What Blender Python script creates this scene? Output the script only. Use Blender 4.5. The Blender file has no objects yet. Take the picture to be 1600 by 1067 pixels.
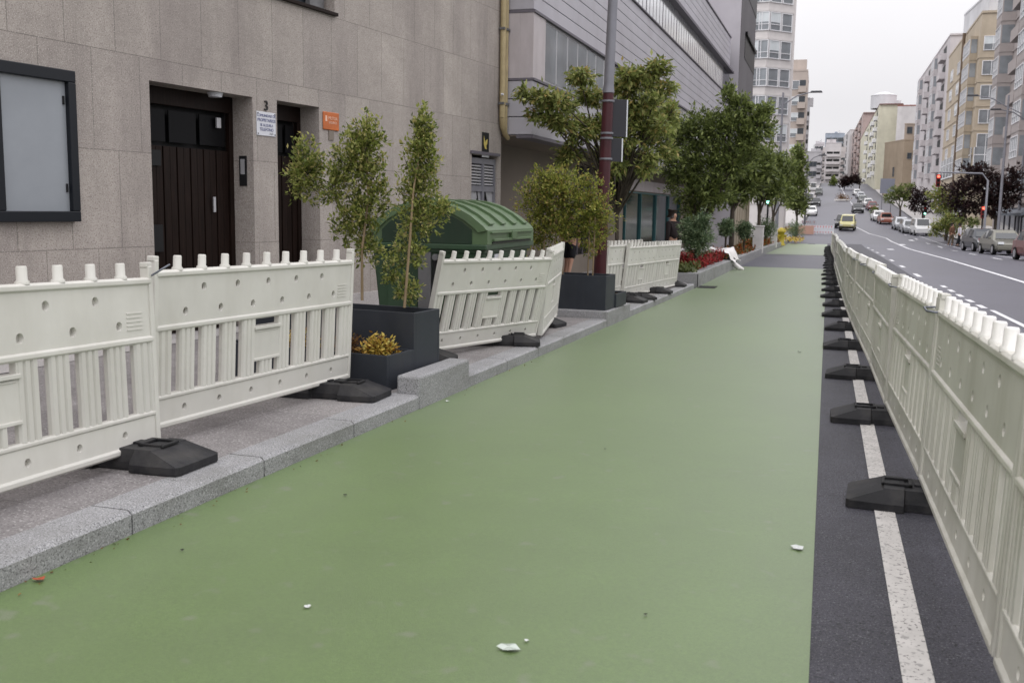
import bpy, math, random
import numpy as np
from mathutils import Vector, Matrix
R = math.radians
SC = bpy.context.scene
COL = SC.collection
rnd = random.Random(7)

# ------------------------------------------------------------ camera numbers (used to lay out the real positions of far things)
F, CX, CY, HC = 1556.0, 800.0, 533.5, 1.45
YAW, PIT, ROL = R(17.4), R(7.65), 0.0155
_f = Vector((-math.sin(YAW)*math.cos(PIT), math.cos(YAW)*math.cos(PIT), -math.sin(PIT)))
_r = _f.cross(Vector((0, 0, 1))).normalized(); _u = _r.cross(_f)
_r, _u = math.cos(ROL)*_r+math.sin(ROL)*_u, -math.sin(ROL)*_r+math.cos(ROL)*_u
def at(x, y, Y):
    """point at street distance Y seen at photo pixel (x, y)"""
    d = (x-CX)/F*_r-(y-CY)/F*_u+_f
    return Vector((0, 0, HC))+d*(Y/d.y)
PR = [(-60, 1.02), (0, 0), (24, -.40), (35, -.50), (52, -.68), (75, -1.0), (95, -1.05), (120, -.85), (145, 0), (175, 1.45),
      (260, 5.6), (350, 10.9), (420, 13), (700, 15), (1500, 15)]
def gz(Y):
    for (a, za), (b, zb) in zip(PR, PR[1:]):
        if Y <= b: return za+(zb-za)*(Y-a)/(b-a)
    return PR[-1][1]

# ------------------------------------------------------------ materials
def mk(name, col, rough=.6, spec=.4, metal=0., var=None, speck=None, bump=None, world=False, rand=0., stretch=None, emit=None,
       brick=None, island=None, trans=0., coat=0., dirt=None, sheen=0.):
    m = bpy.data.materials.new(name); m.use_nodes = True
    nt = m.node_tree; N = nt.nodes; L = nt.links
    b = N['Principled BSDF']
    b.inputs['Roughness'].default_value = rough; b.inputs['Specular IOR Level'].default_value = spec
    b.inputs['Metallic'].default_value = metal
    if coat: b.inputs['Coat Weight'].default_value = coat; b.inputs['Coat Roughness'].default_value = .08 if coat < 1 else .48
    rgb = N.new('ShaderNodeRGB'); rgb.outputs[0].default_value = (*col, 1)
    cur = rgb.outputs[0]
    if world: co = N.new('ShaderNodeNewGeometry').outputs['Position']
    else: co = N.new('ShaderNodeTexCoord').outputs['Object']
    if stretch:
        mp = N.new('ShaderNodeMapping'); mp.inputs['Scale'].default_value = stretch; L.new(co, mp.inputs[0]); cs = mp.outputs[0]
    else: cs = co
    def noise(scale, detail=4, rough_=.6, c=None):
        n = N.new('ShaderNodeTexNoise'); n.inputs['Scale'].default_value = scale; n.inputs['Detail'].default_value = detail
        n.inputs['Roughness'].default_value = rough_; L.new(c or cs, n.inputs['Vector']); return n.outputs['Fac']
    def mix(fac, a, b_, mode='MIX'):
        x = N.new('ShaderNodeMix'); x.data_type = 'RGBA'; x.blend_type = mode
        if hasattr(fac, 'links') or isinstance(fac, bpy.types.NodeSocket): L.new(fac, x.inputs[0])
        else: x.inputs[0].default_value = fac
        for s, v in ((x.inputs[6], a), (x.inputs[7], b_)):
            if isinstance(v, bpy.types.NodeSocket): L.new(v, s)
            else: s.default_value = (*v, 1)
        return x.outputs[2]
    def ramp(fac, a, b_):
        x = N.new('ShaderNodeMapRange'); x.inputs[1].default_value = a; x.inputs[2].default_value = b_; L.new(fac, x.inputs[0]); return x.outputs[0]
    if island:                                  # a colour per leaf
        g = N.new('ShaderNodeNewGeometry').outputs['Random Per Island']
        cr = N.new('ShaderNodeValToRGB'); cr.color_ramp.interpolation = 'LINEAR'
        e = cr.color_ramp.elements
        e[0].position = 0; e[0].color = (*island[0], 1); e[1].position = 1; e[1].color = (*island[-1], 1)
        for i, c in enumerate(island[1:-1]): q = e.new((i+1)/(len(island)-1)); q.color = (*c, 1)
        L.new(g, cr.inputs[0]); cur = cr.outputs[0]
    if brick:                                   # (width, height, mortar, mortar colour factor)
        bt = N.new('ShaderNodeTexBrick'); bt.inputs['Scale'].default_value = 1
        bt.inputs['Brick Width'].default_value = brick[0]; bt.inputs['Row Height'].default_value = brick[1]
        bt.inputs['Mortar Size'].default_value = brick[2]; bt.inputs['Mortar Smooth'].default_value = .3
        bt.inputs['Color1'].default_value = (1, 1, 1, 1); bt.inputs['Color2'].default_value = (.84, .835, .85, 1); bt.inputs['Mortar'].default_value = (brick[3],)*3+(1,)
        bt.offset = brick[4] if len(brick) > 4 else .5
        if len(brick) > 5:
            mp2 = N.new('ShaderNodeMapping'); mp2.inputs['Rotation'].default_value = brick[5]; L.new(co, mp2.inputs[0]); L.new(mp2.outputs[0], bt.inputs['Vector'])
        else: L.new(co, bt.inputs['Vector'])
        cur = mix(1., cur, bt.outputs['Color'], 'MULTIPLY')
    for v in (var or ()):                       # (scale, lo, hi) brightness mottling
        f = noise(v[0]); x = N.new('ShaderNodeMapRange'); x.inputs[1].default_value = .3; x.inputs[2].default_value = .7
        x.inputs[3].default_value = v[1]; x.inputs[4].default_value = v[2]; L.new(f, x.inputs[0])
        hs = N.new('ShaderNodeHueSaturation'); L.new(x.outputs[0], hs.inputs['Value']); L.new(cur, hs.inputs['Color']); cur = hs.outputs[0]
    for s in (speck or ()):                     # (scale, colour, threshold, soft)
        f = noise(s[0], 1, .5); cur = mix(ramp(f, s[2], s[2]+s[3]), cur, s[1])
    if dirt:                                    # (scale, colour, amount, stretch)
        mp3 = N.new('ShaderNodeMapping'); mp3.inputs['Scale'].default_value = dirt[3]; L.new(co, mp3.inputs[0])
        f = noise(dirt[0], 6, .65, mp3.outputs[0]); mr = ramp(f, .45, .8)
        mm = N.new('ShaderNodeMath'); mm.operation = 'MULTIPLY'; mm.inputs[1].default_value = dirt[2]; L.new(mr, mm.inputs[0]); cur = mix(mm.outputs[0], cur, dirt[1])
    if rand:
        oi = N.new('ShaderNodeObjectInfo'); x = N.new('ShaderNodeMapRange'); x.inputs[3].default_value = 1-rand; x.inputs[4].default_value = 1+rand
        L.new(oi.outputs['Random'], x.inputs[0]); hs = N.new('ShaderNodeHueSaturation'); L.new(x.outputs[0], hs.inputs['Value']); L.new(cur, hs.inputs['Color']); cur = hs.outputs[0]
    L.new(cur, b.inputs['Base Color'])
    if bump:
        f = noise(bump[0], 3, .6, co); bp = N.new('ShaderNodeBump'); bp.inputs['Strength'].default_value = bump[1]; bp.inputs['Distance'].default_value = bump[2] if len(bump) > 2 else .01
        L.new(f, bp.inputs['Height']); L.new(bp.outputs[0], b.inputs['Normal'])
    if sheen: b.inputs['Sheen Weight'].default_value = sheen; b.inputs['Sheen Roughness'].default_value = .22
    if emit: b.inputs['Emission Color'].default_value = (*emit[0], 1); b.inputs['Emission Strength'].default_value = emit[1]
    if trans:
        out = N['Material Output']; tr = N.new('ShaderNodeBsdfTranslucent'); L.new(cur, tr.inputs[0])
        ms = N.new('ShaderNodeMixShader'); ms.inputs[0].default_value = trans; L.new(b.outputs[0], ms.inputs[1]); L.new(tr.outputs[0], ms.inputs[2]); L.new(ms.outputs[0], out.inputs[0])
    return m

M = {}
M['asphalt'] = mk('asphalt', (.062, .060, .084), .45, .5, var=[(.35, .85, 1.15), (6, .9, 1.1)], speck=[(160, (.13, .13, .14), .60, .1), (110, (.02, .02, .024), .58, .1)], bump=(120, .5, .006), world=True)
M['asphalt_new'] = mk('asphalt_new', (.044, .043, .055), .6, .35, var=[(1.2, .8, 1.2), (9, .85, 1.15)], speck=[(150, (.14, .14, .15), .6, .1), (95, (.012, .012, .014), .57, .1)], bump=(100, .8, .008), world=True)
M['green'] = mk('green_paint', (.094, .154, .040), .5, .5, coat=1.0, var=[(.5, .94, 1.06), (3.5, .95, 1.05), (60, .88, 1.12), (220, .78, 1.22)], bump=(170, .6, .004), world=True,
                speck=[(9, (.13, .165, .085), .66, .12)], dirt=(.9, (.10, .125, .07), .35, (1, .25, 1)), sheen=.28)
M['linewhite'] = mk('road_paint_white', (.52, .50, .48), .6, .3, var=[(8, .85, 1.1)], speck=[(70, (.16, .15, .15), .63, .05), (30, (.3, .29, .28), .62, .08)], world=True)
M['linefar'] = mk('road_paint_far', (.62, .62, .64), .6, .3, var=[(2, .8, 1.1)], world=True)
M['granite'] = mk('granite_kerb', (.285, .283, .29), .65, .3, var=[(2, .88, 1.1)], speck=[(150, (.11, .11, .115), .54, .1), (130, (.44, .44, .445), .58, .1)], bump=(100, .3, .004), world=True, dirt=(1.5, (.11, .11, .09), .6, (1, 1, 3)))
M['paving'] = mk('sidewalk_paving', (.262, .246, .241), .7, .25, var=[(.8, .85, 1.15), (5, .9, 1.1)], speck=[(85, (.13, .12, .12), .56, .1), (70, (.40, .385, .375), .6, .1)], bump=(90, .4, .004), world=True, brick=(.9, .6, .006, .6), dirt=(1.2, (.07, .06, .06), .6, (1, 1, 1)))
M['paving_pale'] = mk('pale_paving', (.42, .40, .39), .7, .25, var=[(1.5, .85, 1.1)], speck=[(80, (.2, .2, .2), .58, .1)], world=True)
M['ground'] = mk('ground', (.10, .10, .10), .9, .2, var=[(.1, .8, 1.2)], world=True)
M['wall'] = mk('granite_wall', (.405, .366, .33), .75, .25, var=[(.5, .84, 1.10), (2.2, .90, 1.09), (14, .90, 1.10)], speck=[(60, (.26, .22, .205), .55, .1), (95, (.53, .485, .45), .57, .12)], bump=(80, .3, .004),
               brick=(.62, .98, .006, .52, .5, (R(-90), 0, 0)), dirt=(.8, (.17, .145, .14), .7, (1.6, 1.6, .16)))
M['plinth'] = mk('pale_granite_plinth', (.50, .47, .46), .7, .25, var=[(1.5, .85, 1.1)], speck=[(90, (.25, .23, .22), .57, .1)], dirt=(3, (.15, .14, .13), .5, (1, 1, 1)))
M['plastic'] = mk('barrier_plastic', (.60, .588, .545), .42, .4, var=[(3, .95, 1.04)], rand=.05, dirt=(2.2, (.40, .38, .32), .35, (1.5, 1.5, .6)), world=True)
M['plastic2'] = mk('barrier_plastic_yellowed', (.55, .54, .49), .42, .4, var=[(3, .92, 1.06)], rand=.10, dirt=(2.2, (.27, .255, .19), .6, (1.5, 1.5, .5)), world=True)
M['pegw'] = mk('peg_white_plastic', (.80, .79, .76), .4, .4, rand=.03, dirt=(6, (.4, .38, .33), .4, (1, 1, 1)))
M['rubber'] = mk('black_rubber', (.015, .015, .017), .6, .22, var=[(8, .7, 1.4)], rand=.2, bump=(60, .3, .004), dirt=(5, (.075, .07, .065), .55, (1, 1, 1)))
M['clip'] = mk('galvanised_wire', (.16, .17, .20), .4, .5, .6)
M['planter'] = mk('anthracite_planter', (.029, .033, .041), .5, .25, var=[(2, .85, 1.2)], dirt=(4, (.06, .06, .06), .35, (1, 1, .4)))
M['soil'] = mk('soil', (.035, .026, .018), .95, .1, var=[(20, .6, 1.5)], bump=(40, 1., .03))
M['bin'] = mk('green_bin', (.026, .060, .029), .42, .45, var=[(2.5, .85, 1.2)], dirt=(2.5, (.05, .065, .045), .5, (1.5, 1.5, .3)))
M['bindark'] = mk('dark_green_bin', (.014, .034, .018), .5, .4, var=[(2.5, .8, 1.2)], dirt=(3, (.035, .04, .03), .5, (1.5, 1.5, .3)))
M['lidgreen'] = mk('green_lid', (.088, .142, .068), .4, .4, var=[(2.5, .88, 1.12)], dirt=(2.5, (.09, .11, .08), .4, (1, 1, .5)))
M['steelgrey'] = mk('grey_steel', (.16, .16, .165), .45, .5, .4, var=[(6, .8, 1.2)])
M['black'] = mk('black_matt', (.012, .012, .013), .6, .3)
M['doorwood'] = mk('dark_door_wood', (.012, .0065, .005), .5, .15, stretch=(8, 8, .6), var=[(5, .6, 1.5)])
M['doorglass'] = mk('dark_glass', (.005, .005, .006), .4, .12)
M['framedark'] = mk('notice_case_frame', (.008, .010, .014), .4, .3)
M['caseglass'] = mk('notice_case_backing', (.28, .30, .325), .25, .4, var=[(1.2, .9, 1.08)])
M['whitesign'] = mk('white_enamel', (.62, .63, .67), .35, .4)
M['blueink'] = mk('blue_lettering', (.08, .09, .22), .5, .3)
M['blackink'] = mk('black_lettering', (.02, .02, .02), .5, .3)
M['orange'] = mk('orange_enamel', (.50, .135, .035), .4, .4, var=[(10, .8, 1.15)])
M['paleink'] = mk('pale_lettering', (.75, .5, .38), .5, .3)
M['clad'] = mk('metal_cladding', (.44, .43, .47), .42, .5, .25, var=[(.4, .9, 1.08)], dirt=(1.3, (.27, .25, .27), .5, (.6, 1, .5)))
M['cladpink'] = mk('painted_panel', (.46, .42, .43), .5, .4, var=[(.8, .9, 1.08)], dirt=(2, (.25, .21, .2), .5, (1, 1, .4)))
M['cladjoint'] = mk('cladding_joint', (.13, .12, .14), .6, .3)
M['glassgrey'] = mk('window_glass', (.045, .055, .065), .06, .8, var=[(.3, .6, 1.5)])
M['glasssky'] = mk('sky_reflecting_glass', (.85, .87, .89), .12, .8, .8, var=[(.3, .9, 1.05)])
M['glassmid'] = mk('pale_window_glass', (.24, .26, .28), .10, .8, .2, var=[(.4, .6, 1.5)])
M['glasspale'] = mk('pale_blind_glass', (.62, .66, .68), .15, .6, var=[(.8, .8, 1.1)])
M['alu'] = mk('aluminium_frame', (.50, .50, .52), .4, .5, .4)
M['whiteframe'] = mk('white_window_frame', (.72, .72, .74), .5, .4)
M['teal'] = mk('teal_frame', (.05, .14, .15), .4, .5)
M['pipe'] = mk('ochre_painted_pipe', (.42, .34, .19), .55, .4, var=[(3, .75, 1.15)], dirt=(6, (.16, .11, .06), .6, (1, 1, .5)))
M['beige'] = mk('beige_render', (.21, .18, .152), .8, .2, var=[(.5, .9, 1.1)])
M['postgrey'] = mk('galvanised_post', (.20, .20, .225), .45, .5, .3, var=[(4, .9, 1.1)])
M['maroon'] = mk('maroon_post_paint', (.050, .008, .012), .4, .4, var=[(5, .8, 1.2)])
M['signback'] = mk('grey_sign_back', (.03, .03, .036), .45, .4, .2)
M['bark'] = mk('bark', (.075, .062, .050), .9, .2, var=[(12, .6, 1.4)], bump=(30, .8, .02), stretch=(1, 1, .25))
M['stem'] = mk('pale_stem', (.24, .18, .11), .8, .2, var=[(15, .7, 1.3)], stretch=(1, 1, .25))
M['leafshrub'] = mk('shrub_leaves', (.1, .1, .05), .45, .35, island=[(0.086,0.116,0.031),(0.137,0.177,0.043),(0.208,0.246,0.057),(0.287,0.321,0.079),(0.416,0.433,0.144),(0.475,0.389,0.172)], trans=.45)
M['leafshrub2'] = mk('yellow_shrub_leaves', (.1, .1, .05), .45, .35, island=[(0.087,0.114,0.023), (0.139,0.178,0.035), (0.219,0.250,0.048), (0.323,0.345,0.069), (0.439,0.428,0.104), (0.323,0.202,0.081)], trans=.45)
M['leaftree'] = mk('tree_leaves', (.1, .1, .05), .5, .3, island=[(0.095,0.118,0.035),(0.154,0.187,0.054),(0.224,0.264,0.076),(0.300,0.348,0.103),(0.426,0.451,0.174),(0.426,0.312,0.110)], trans=.45)
M['leafdark'] = mk('dark_tree_leaves', (.1, .1, .05), .5, .3, island=[(0.071,0.094,0.031),(0.113,0.145,0.046),(0.162,0.203,0.061),(0.221,0.268,0.080),(0.290,0.332,0.111)], trans=.3)
M['leafball'] = mk('ball_shrub_leaves', (.1, .1, .05), .5, .3, island=[(0.055,0.092,0.048), (0.092,0.144,0.070), (0.147,0.202,0.101), (0.221,0.267,0.147)], trans=.15)
M['leafplum'] = mk('purple_leaves', (.1, .1, .05), .5, .3, island=[(.016,.009,.010),(.026,.013,.014),(.040,.019,.020),(.050,.032,.022)], trans=.3)
M['leafgrass'] = mk('strap_leaves', (.1, .1, .05), .5, .3, island=[(.05, .065, .015), (.09, .11, .03), (.14, .15, .05)], trans=.3)
M['flowred'] = mk('red_bedding_leaves', (.1, .1, .05), .55, .3, island=[(0.041,0.047,0.016), (0.189,0.016,0.019), (0.351,0.030,0.032), (0.459,0.047,0.047)], trans=.15)
M['floworange'] = mk('orange_bedding_leaves', (.1, .1, .05), .55, .3, island=[(0.068,0.074,0.019), (0.095,0.095,0.024), (0.270,0.074,0.020), (0.378,0.101,0.027)], trans=.15)
M['flowyellow'] = mk('yellow_bedding_leaves', (.1, .1, .05), .5, .3, island=[(.12,.045,.02),(.32,.17,.03),(.55,.38,.07),(.66,.52,.13),(.40,.36,.10)], trans=.3)
M['flowrust'] = mk('rust_bedding_leaves', (.1, .1, .05), .5, .3, island=[(.06, .03, .02), (.13, .06, .025), (.22, .11, .04), (.3, .2, .07)], trans=.3)
M['sheet'] = mk('white_plastic_sheet', (.74, .71, .70), .4, .4, var=[(3, .9, 1.05)])
M['yellow'] = mk('yellow_paint', (.42, .33, .03), .45, .4, var=[(3, .85, 1.1)])
M['whitestone'] = mk('white_stone', (.60, .58, .56), .7, .3, var=[(2, .85, 1.08)])
M['redplastic'] = mk('red_plastic', (.55, .045, .04), .45, .4)
M['skin'] = mk('skin', (.42, .24, .17), .5, .35)
M['clothblack'] = mk('black_cloth', (.012, .012, .015), .85, .2)
M['clothgrey'] = mk('grey_cloth', (.18, .18, .2), .85, .2)
M['hair'] = mk('dark_hair', (.018, .012, .009), .5, .4)
M['tyre'] = mk('tyre_rubber', (.014, .014, .015), .8, .2)
M['rim'] = mk('alloy_rim', (.40, .40, .42), .35, .5, .6)
M['carglass'] = mk('car_glass', (.020, .024, .028), .06, .7)
M['lampred'] = mk('tail_light', (.30, .012, .012), .2, .5)
M['lampwhite'] = mk('headlight', (.7, .72, .74), .12, .6)
M['numplate'] = mk('number_plate', (.7, .7, .68), .4, .4)
M['glowred'] = mk('lit_red_lamp', (.6, .03, .02), .4, .4, emit=((1, .10, .06), 6))
M['glowgreen'] = mk('lit_green_lamp', (.1, .6, .4), .4, .4, emit=((.35, 1, .75), 5))
M['redhousing'] = mk('red_signal_housing', (.20, .022, .02), .5, .4)
M['rust'] = mk('dry_leaf', (.32, .075, .035), .6, .3)
M['litter'] = mk('white_litter', (.55, .57, .56), .4, .4)
M['grit'] = mk('dark_grit', (.03, .032, .025), .8, .2)
def paint(name, c, metal=.2): return mk(name, c, .3, .5, metal, coat=.25)
def facade(name, c, lo=.9): return mk(name, c, .8, .2, var=[(.15, lo, 1.08), (.8, .94, 1.05)], dirt=(.35, tuple(v*.6 for v in c), .5, (1, 1, .3)))

# ------------------------------------------------------------ mesh helpers
class MB:
    def __init__(s): s.v = []; s.f = []; s.mi = []; s.sm = []; s.T = None; s.m = 0; s.smooth = False
    def add(s, vs, fs, smooth=None):
        o = len(s.v)
        for p in vs:
            p = Vector(p); s.v.append(tuple(s.T @ p) if s.T is not None else tuple(p))
        for f in fs: s.f.append([i+o for i in f]); s.mi.append(s.m); s.sm.append(s.smooth if smooth is None else smooth)
        return s
    def box(s, c, d, rz=0, taper=None):
        hx, hy, hz = d[0]/2, d[1]/2, d[2]/2; tx, ty = taper or (1, 1); vs = []
        for k, (x, y) in ((-1, (1, 1)), (1, (tx, ty))):
            for a, b in ((-1, -1), (1, -1), (1, 1), (-1, 1)):
                px, py = a*hx*x, b*hy*y
                vs.append((c[0]+px*math.cos(rz)-py*math.sin(rz), c[1]+px*math.sin(rz)+py*math.cos(rz), c[2]+k*hz))
        return s.add(vs, [(3, 2, 1, 0), (4, 5, 6, 7), (0, 1, 5, 4), (1, 2, 6, 5), (2, 3, 7, 6), (3, 0, 4, 7)])
    def b2(s, a, b): return s.box([(a[i]+b[i])/2 for i in range(3)], [abs(b[i]-a[i]) for i in range(3)])
    def quad(s, *p): return s.add(p, [tuple(range(len(p)))])
    def tube(s, pts, rad, n=8, cap=True, smooth=True):
        pts = [Vector(p) for p in pts]; vs = []; fs = []
        if not hasattr(rad, '__len__'): rad = [rad]*len(pts)
        for i, p in enumerate(pts):
            t = (pts[min(i+1, len(pts)-1)]-pts[max(i-1, 0)]).normalized()
            a = t.orthogonal().normalized() if abs(t.z) < .99 else Vector((1, 0, 0))
            if abs(t.z) < .99: a = t.cross(Vector((0, 0, 1))).normalized()
            b = t.cross(a)
            for k in range(n): q = 2*math.pi*k/n; vs.append(p+(a*math.cos(q)+b*math.sin(q))*rad[i])
        for i in range(len(pts)-1):
            for k in range(n): fs.append((i*n+k, i*n+(k+1) % n, (i+1)*n+(k+1) % n, (i+1)*n+k))
        s.add(vs, fs, smooth)
        if cap: s.add(vs[:n], [tuple(range(n))[::-1]], False); s.add(vs[-n:], [tuple(range(n))], False)
        return s
    def lathe(s, prof, c=(0, 0, 0), n=16, smooth=True):
        vs = []; fs = []
        for r, z in prof:
            for k in range(n): q = 2*math.pi*k/n; vs.append((c[0]+r*math.cos(q), c[1]+r*math.sin(q), c[2]+z))
        for i in range(len(prof)-1):
            for k in range(n): fs.append((i*n+k, i*n+(k+1) % n, (i+1)*n+(k+1) % n, (i+1)*n+k))
        return s.add(vs, fs, smooth)
    def loft(s, rings, close=True, smooth=False, caps=True):
        n = len(rings[0]); vs = [p for r in rings for p in r]; fs = []
        for i in range(len(rings)-1):
            for k in range(n if close else n-1): fs.append((i*n+k, i*n+(k+1) % n, (i+1)*n+(k+1) % n, (i+1)*n+k))
        s.add(vs, fs, smooth)
        if caps: s.add(rings[0], [tuple(range(n))[::-1]], False); s.add(rings[-1], [tuple(range(n))], False)
        return s
    def ext(s, poly, h, axis='z', c=(0, 0, 0)):
        """extrude a 2-D outline by h along an axis"""
        def P(a, b, k): return {'z': (a, b, k), 'x': (k, a, b), 'y': (a, k, b)}[axis]
        n = len(poly); vs = [tuple(c[i]+v for i, v in enumerate(P(a, b, 0))) for a, b in poly]+[tuple(c[i]+v for i, v in enumerate(P(a, b, h))) for a, b in poly]
        return s.add(vs, [tuple(range(n))[::-1], tuple(range(n, 2*n))]+[(i, (i+1) % n, n+(i+1) % n, n+i) for i in range(n)])
    def build(s, name, mats, parent=None, bevel=0, fixn=True):
        me = bpy.data.meshes.new(name); me.from_pydata(s.v, [], s.f)
        if not isinstance(mats, (list, tuple)): mats = [mats]
        for m in mats: me.materials.append(m)
        me.polygons.foreach_set('material_index', s.mi); me.polygons.foreach_set('use_smooth', s.sm); me.update()
        o = bpy.data.objects.new(name, me); COL.objects.link(o)
        if parent is not None: o.parent = parent
        if bevel:
            b = o.modifiers.new('bevel', 'BEVEL'); b.width = bevel; b.segments = 2; b.limit_method = 'ANGLE'; b.angle_limit = R(40); b.harden_normals = False
        return o
def tag(o, label=None, cat=None, group=None, kind=None):
    if label: o['label'] = label
    if cat: o['category'] = cat
    if group: o['group'] = group
    if kind: o['kind'] = kind
    return o
def thing(name, label, cat, loc=(0, 0, 0), rz=0, group=None):
    o = bpy.data.objects.new(name, None); o.empty_display_size = .1; COL.objects.link(o); o.location = loc; o.rotation_euler = (0, 0, rz)
    return tag(o, label, cat, group)
def copy_tree(o, parent=None):
    c = o.copy(); COL.objects.link(c)
    if parent is not None: c.parent = parent
    for ch in list(o.children): copy_tree(ch, c)
    return c
def struct(o): o['kind'] = 'structure'; return o
ORD = ('first second third fourth fifth sixth seventh eighth ninth tenth eleventh twelfth thirteenth fourteenth fifteenth sixteenth seventeenth eighteenth '
       'nineteenth twentieth twenty-first twenty-second twenty-third twenty-fourth twenty-fifth twenty-sixth twenty-seventh twenty-eighth twenty-ninth thirtieth thirty-first').split()

def np_mesh(name, V, nv, mats, parent=None):
    """many small polygons of nv corners each from an (n*nv,3) array"""
    V = np.asarray(V, dtype=np.float32).reshape(-1, 3); n = len(V)//nv
    me = bpy.data.meshes.new(name); me.vertices.add(n*nv); me.vertices.foreach_set('co', V.ravel())
    me.loops.add(n*nv); me.loops.foreach_set('vertex_index', np.arange(n*nv, dtype=np.int32))
    me.polygons.add(n); me.polygons.foreach_set('loop_start', np.arange(0, n*nv, nv, dtype=np.int32)); me.polygons.foreach_set('loop_total', np.full(n, nv, dtype=np.int32))
    me.materials.append(mats); me.update(calc_edges=True)
    o = bpy.data.objects.new(name, me); COL.objects.link(o)
    if parent is not None: o.parent = parent
    return o
def leaves(centers, dirs, size, rs, width=.42, jitter=.35):
    """one folded diamond leaf at every centre, pointing roughly along dirs"""
    n = len(centers); d = dirs+rs.normal(0, jitter, (n, 3)); d /= np.linalg.norm(d, axis=1)[:, None]+1e-9
    up = rs.normal(0, .5, (n, 3))+np.array([0, 0, 1.]); s = np.cross(d, up); s /= np.linalg.norm(s, axis=1)[:, None]+1e-9
    nn = np.cross(s, d); L = size*(.6+.8*rs.random(n))[:, None]
    a = centers; t = centers+d*L; m = centers+d*L*.45+nn*L*-.08
    q = np.stack([a, m+s*L*width*.5+nn*L*.1, t, m-s*L*width*.5+nn*L*.1], 1)
    return q.reshape(-1, 3)
def twig_leaves(ends, starts, per, size, rs, spread=.5, droop=0., width=.42, twig=.25):
    """leaf positions along the outer part of every twig (start -> end)"""
    n = len(ends); t = 1-twig*rs.random((n, per, 1))**.8*1.6
    c = starts[:, None]+(ends-starts)[:, None]*t
    c = c+rs.normal(0, size*.45, c.shape)
    d = (ends-starts); d = d/(np.linalg.norm(d, axis=1)[:, None]+1e-9)
    d = np.repeat(d[:, None], per, 1)+rs.normal(0, spread, (n, per, 3))+np.array([0, 0, -droop])
    return leaves(c.reshape(-1, 3), d.reshape(-1, 3), size, rs, width)
# ============================================================ GROUND, ROAD, PAVEMENT
YS = [-14, -8, -4, 0]+[2*i for i in range(1, 50)]+[100+5*i for i in range(0, 30)]+[260, 280, 300, 325, 350, 385, 420, 500, 600, 700]
def strip(name, x0, x1, y0, y1, dz, mat, nx=1):
    """a sheet that follows the fall and rise of the street"""
    ys = [y0]+[y for y in YS if y0 < y < y1]+[y1]; mb = MB(); vs = []; fs = []
    fx = lambda v, y: v(y) if callable(v) else v
    for y in ys:
        for i in range(nx+1): vs.append((fx(x0, y)+(fx(x1, y)-fx(x0, y))*i/nx, y, gz(y)+dz))
    for j in range(len(ys)-1):
        for i in range(nx): a = j*(nx+1)+i; fs.append((a, a+1, a+nx+2, a+nx+1))
    mb.add(vs, fs); return struct(mb.build(name, mat))
gr = MB(); gy = [-60, -20, 0, 24, 52, 75, 95, 120, 145, 175, 260, 350, 420, 700, 1500]
gvs = [(x, y, gz(y)-.06) for y in gy for x in (-700, 700)]
gr.add(gvs, [(2*i, 2*i+1, 2*i+3, 2*i+2) for i in range(len(gy)-1)]); struct(gr.build('ground', M['ground']))
strip('road', -2.95, 11.8, -14, 700, 0, M['asphalt'], 2)
strip('road_edge_lane', .02, 2.6, -14, 84, .004, M['asphalt_new'])
strip('green_lane', -2.95, .02, -14, 36.4, .008, M['green'], 4)
strip('green_lane_far', -2.95, .02, 52, 81.5, .008, M['green'], 4)
strip('line_white', .31, .41, -14, 82, .009, M['linewhite'])
def sx(y): return 5.5 if y < 105 else 5.5-(y-105)*.07 if y < 150 else 2.35 if y < 158 else 2.35+(y-158)*.14 if y < 175 else 4.7-(y-175)*.012
strip('line_solid', lambda y: sx(y)-.08, lambda y: sx(y)+.08, 6, 330, .007, M['linefar'])
strip('line_near_solid', 3.0, 3.1, 4, 20.7, .007, M['linefar'])
for y in (21.6, 23.3, 25.0, 26.7, 28.4): strip('line_dash', 2.93, 3.05, y-.45, y+.45, .007, M['linefar'])
for y in (34.2, 41, 47.7, 55, 61.5, 68, 75): strip('line_dash', 2.72, 2.87, y-1.0, y+1.0, .007, M['linefar'])
for y in (46, 55, 64, 73, 82, 92, 104, 118): strip('line_dash', 8.1, 8.25, y-1.6, y+1.6, .007, M['linefar'])
for y in (72, 86, 100): strip('line_dash', 3.9+(y-72)*.12, 4.3+(y-72)*.12, y-1.4, y+1.4, .007, M['linefar'])
strip('line_parking', 9.25, 9.33, 36, 130, .006, M['linefar'])
# kerb of separate granite blocks on the near side
kb = MB(); y = -3.05; jr = random.Random(3)
while y < 82:
    l = 1.12; g = .006
    y0, y1 = y+g, y+l-g
    if not (24.2 < (y0+y1)/2 < 82):
        sec = [(-3.17, -.05), (-2.95, -.05), (-2.95, .100), (-2.972, .12), (-3.17, .12)]
        kb.loft([[(x, yy, gz(yy)+z) for x, z in sec] for yy in (y0, y1)][::-1], smooth=False)
    y += l
struct(kb.build('kerb', M['granite']))
strip('kerb_bed', -3.17, -2.96, -14, 82, .02, M['grit'])
WT = R(7.4)
def wallx(y): return -7.0+(y-8)*math.tan(WT)
strip('sidewalk', lambda y: min(wallx(y), -7.0)-3 if y < 18 else -9, -3.17, -14, 140, .12, M['paving'], 4)
strip('pavement_strip', lambda y: wallx(y)-.2, lambda y: -6.5, -8, 11.4, .126, M['paving_pale'])
strip('sidewalk_pale', -7.5, -4.15, 23, 90, .126, M['paving_pale'])
strip('sidewalk_far', -9, -3.2, 140, 600, .12, M['paving_pale'])
strip('sidewalk_right', 11.9, 20, -14, 700, .13, M['paving_pale'])
strip('kerb_right', 11.8, 12.0, -14, 700, .135, M['granite'])
strip('kerb_right_face', 11.79, 11.81, -14, 700, .06, M['granite'])
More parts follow.
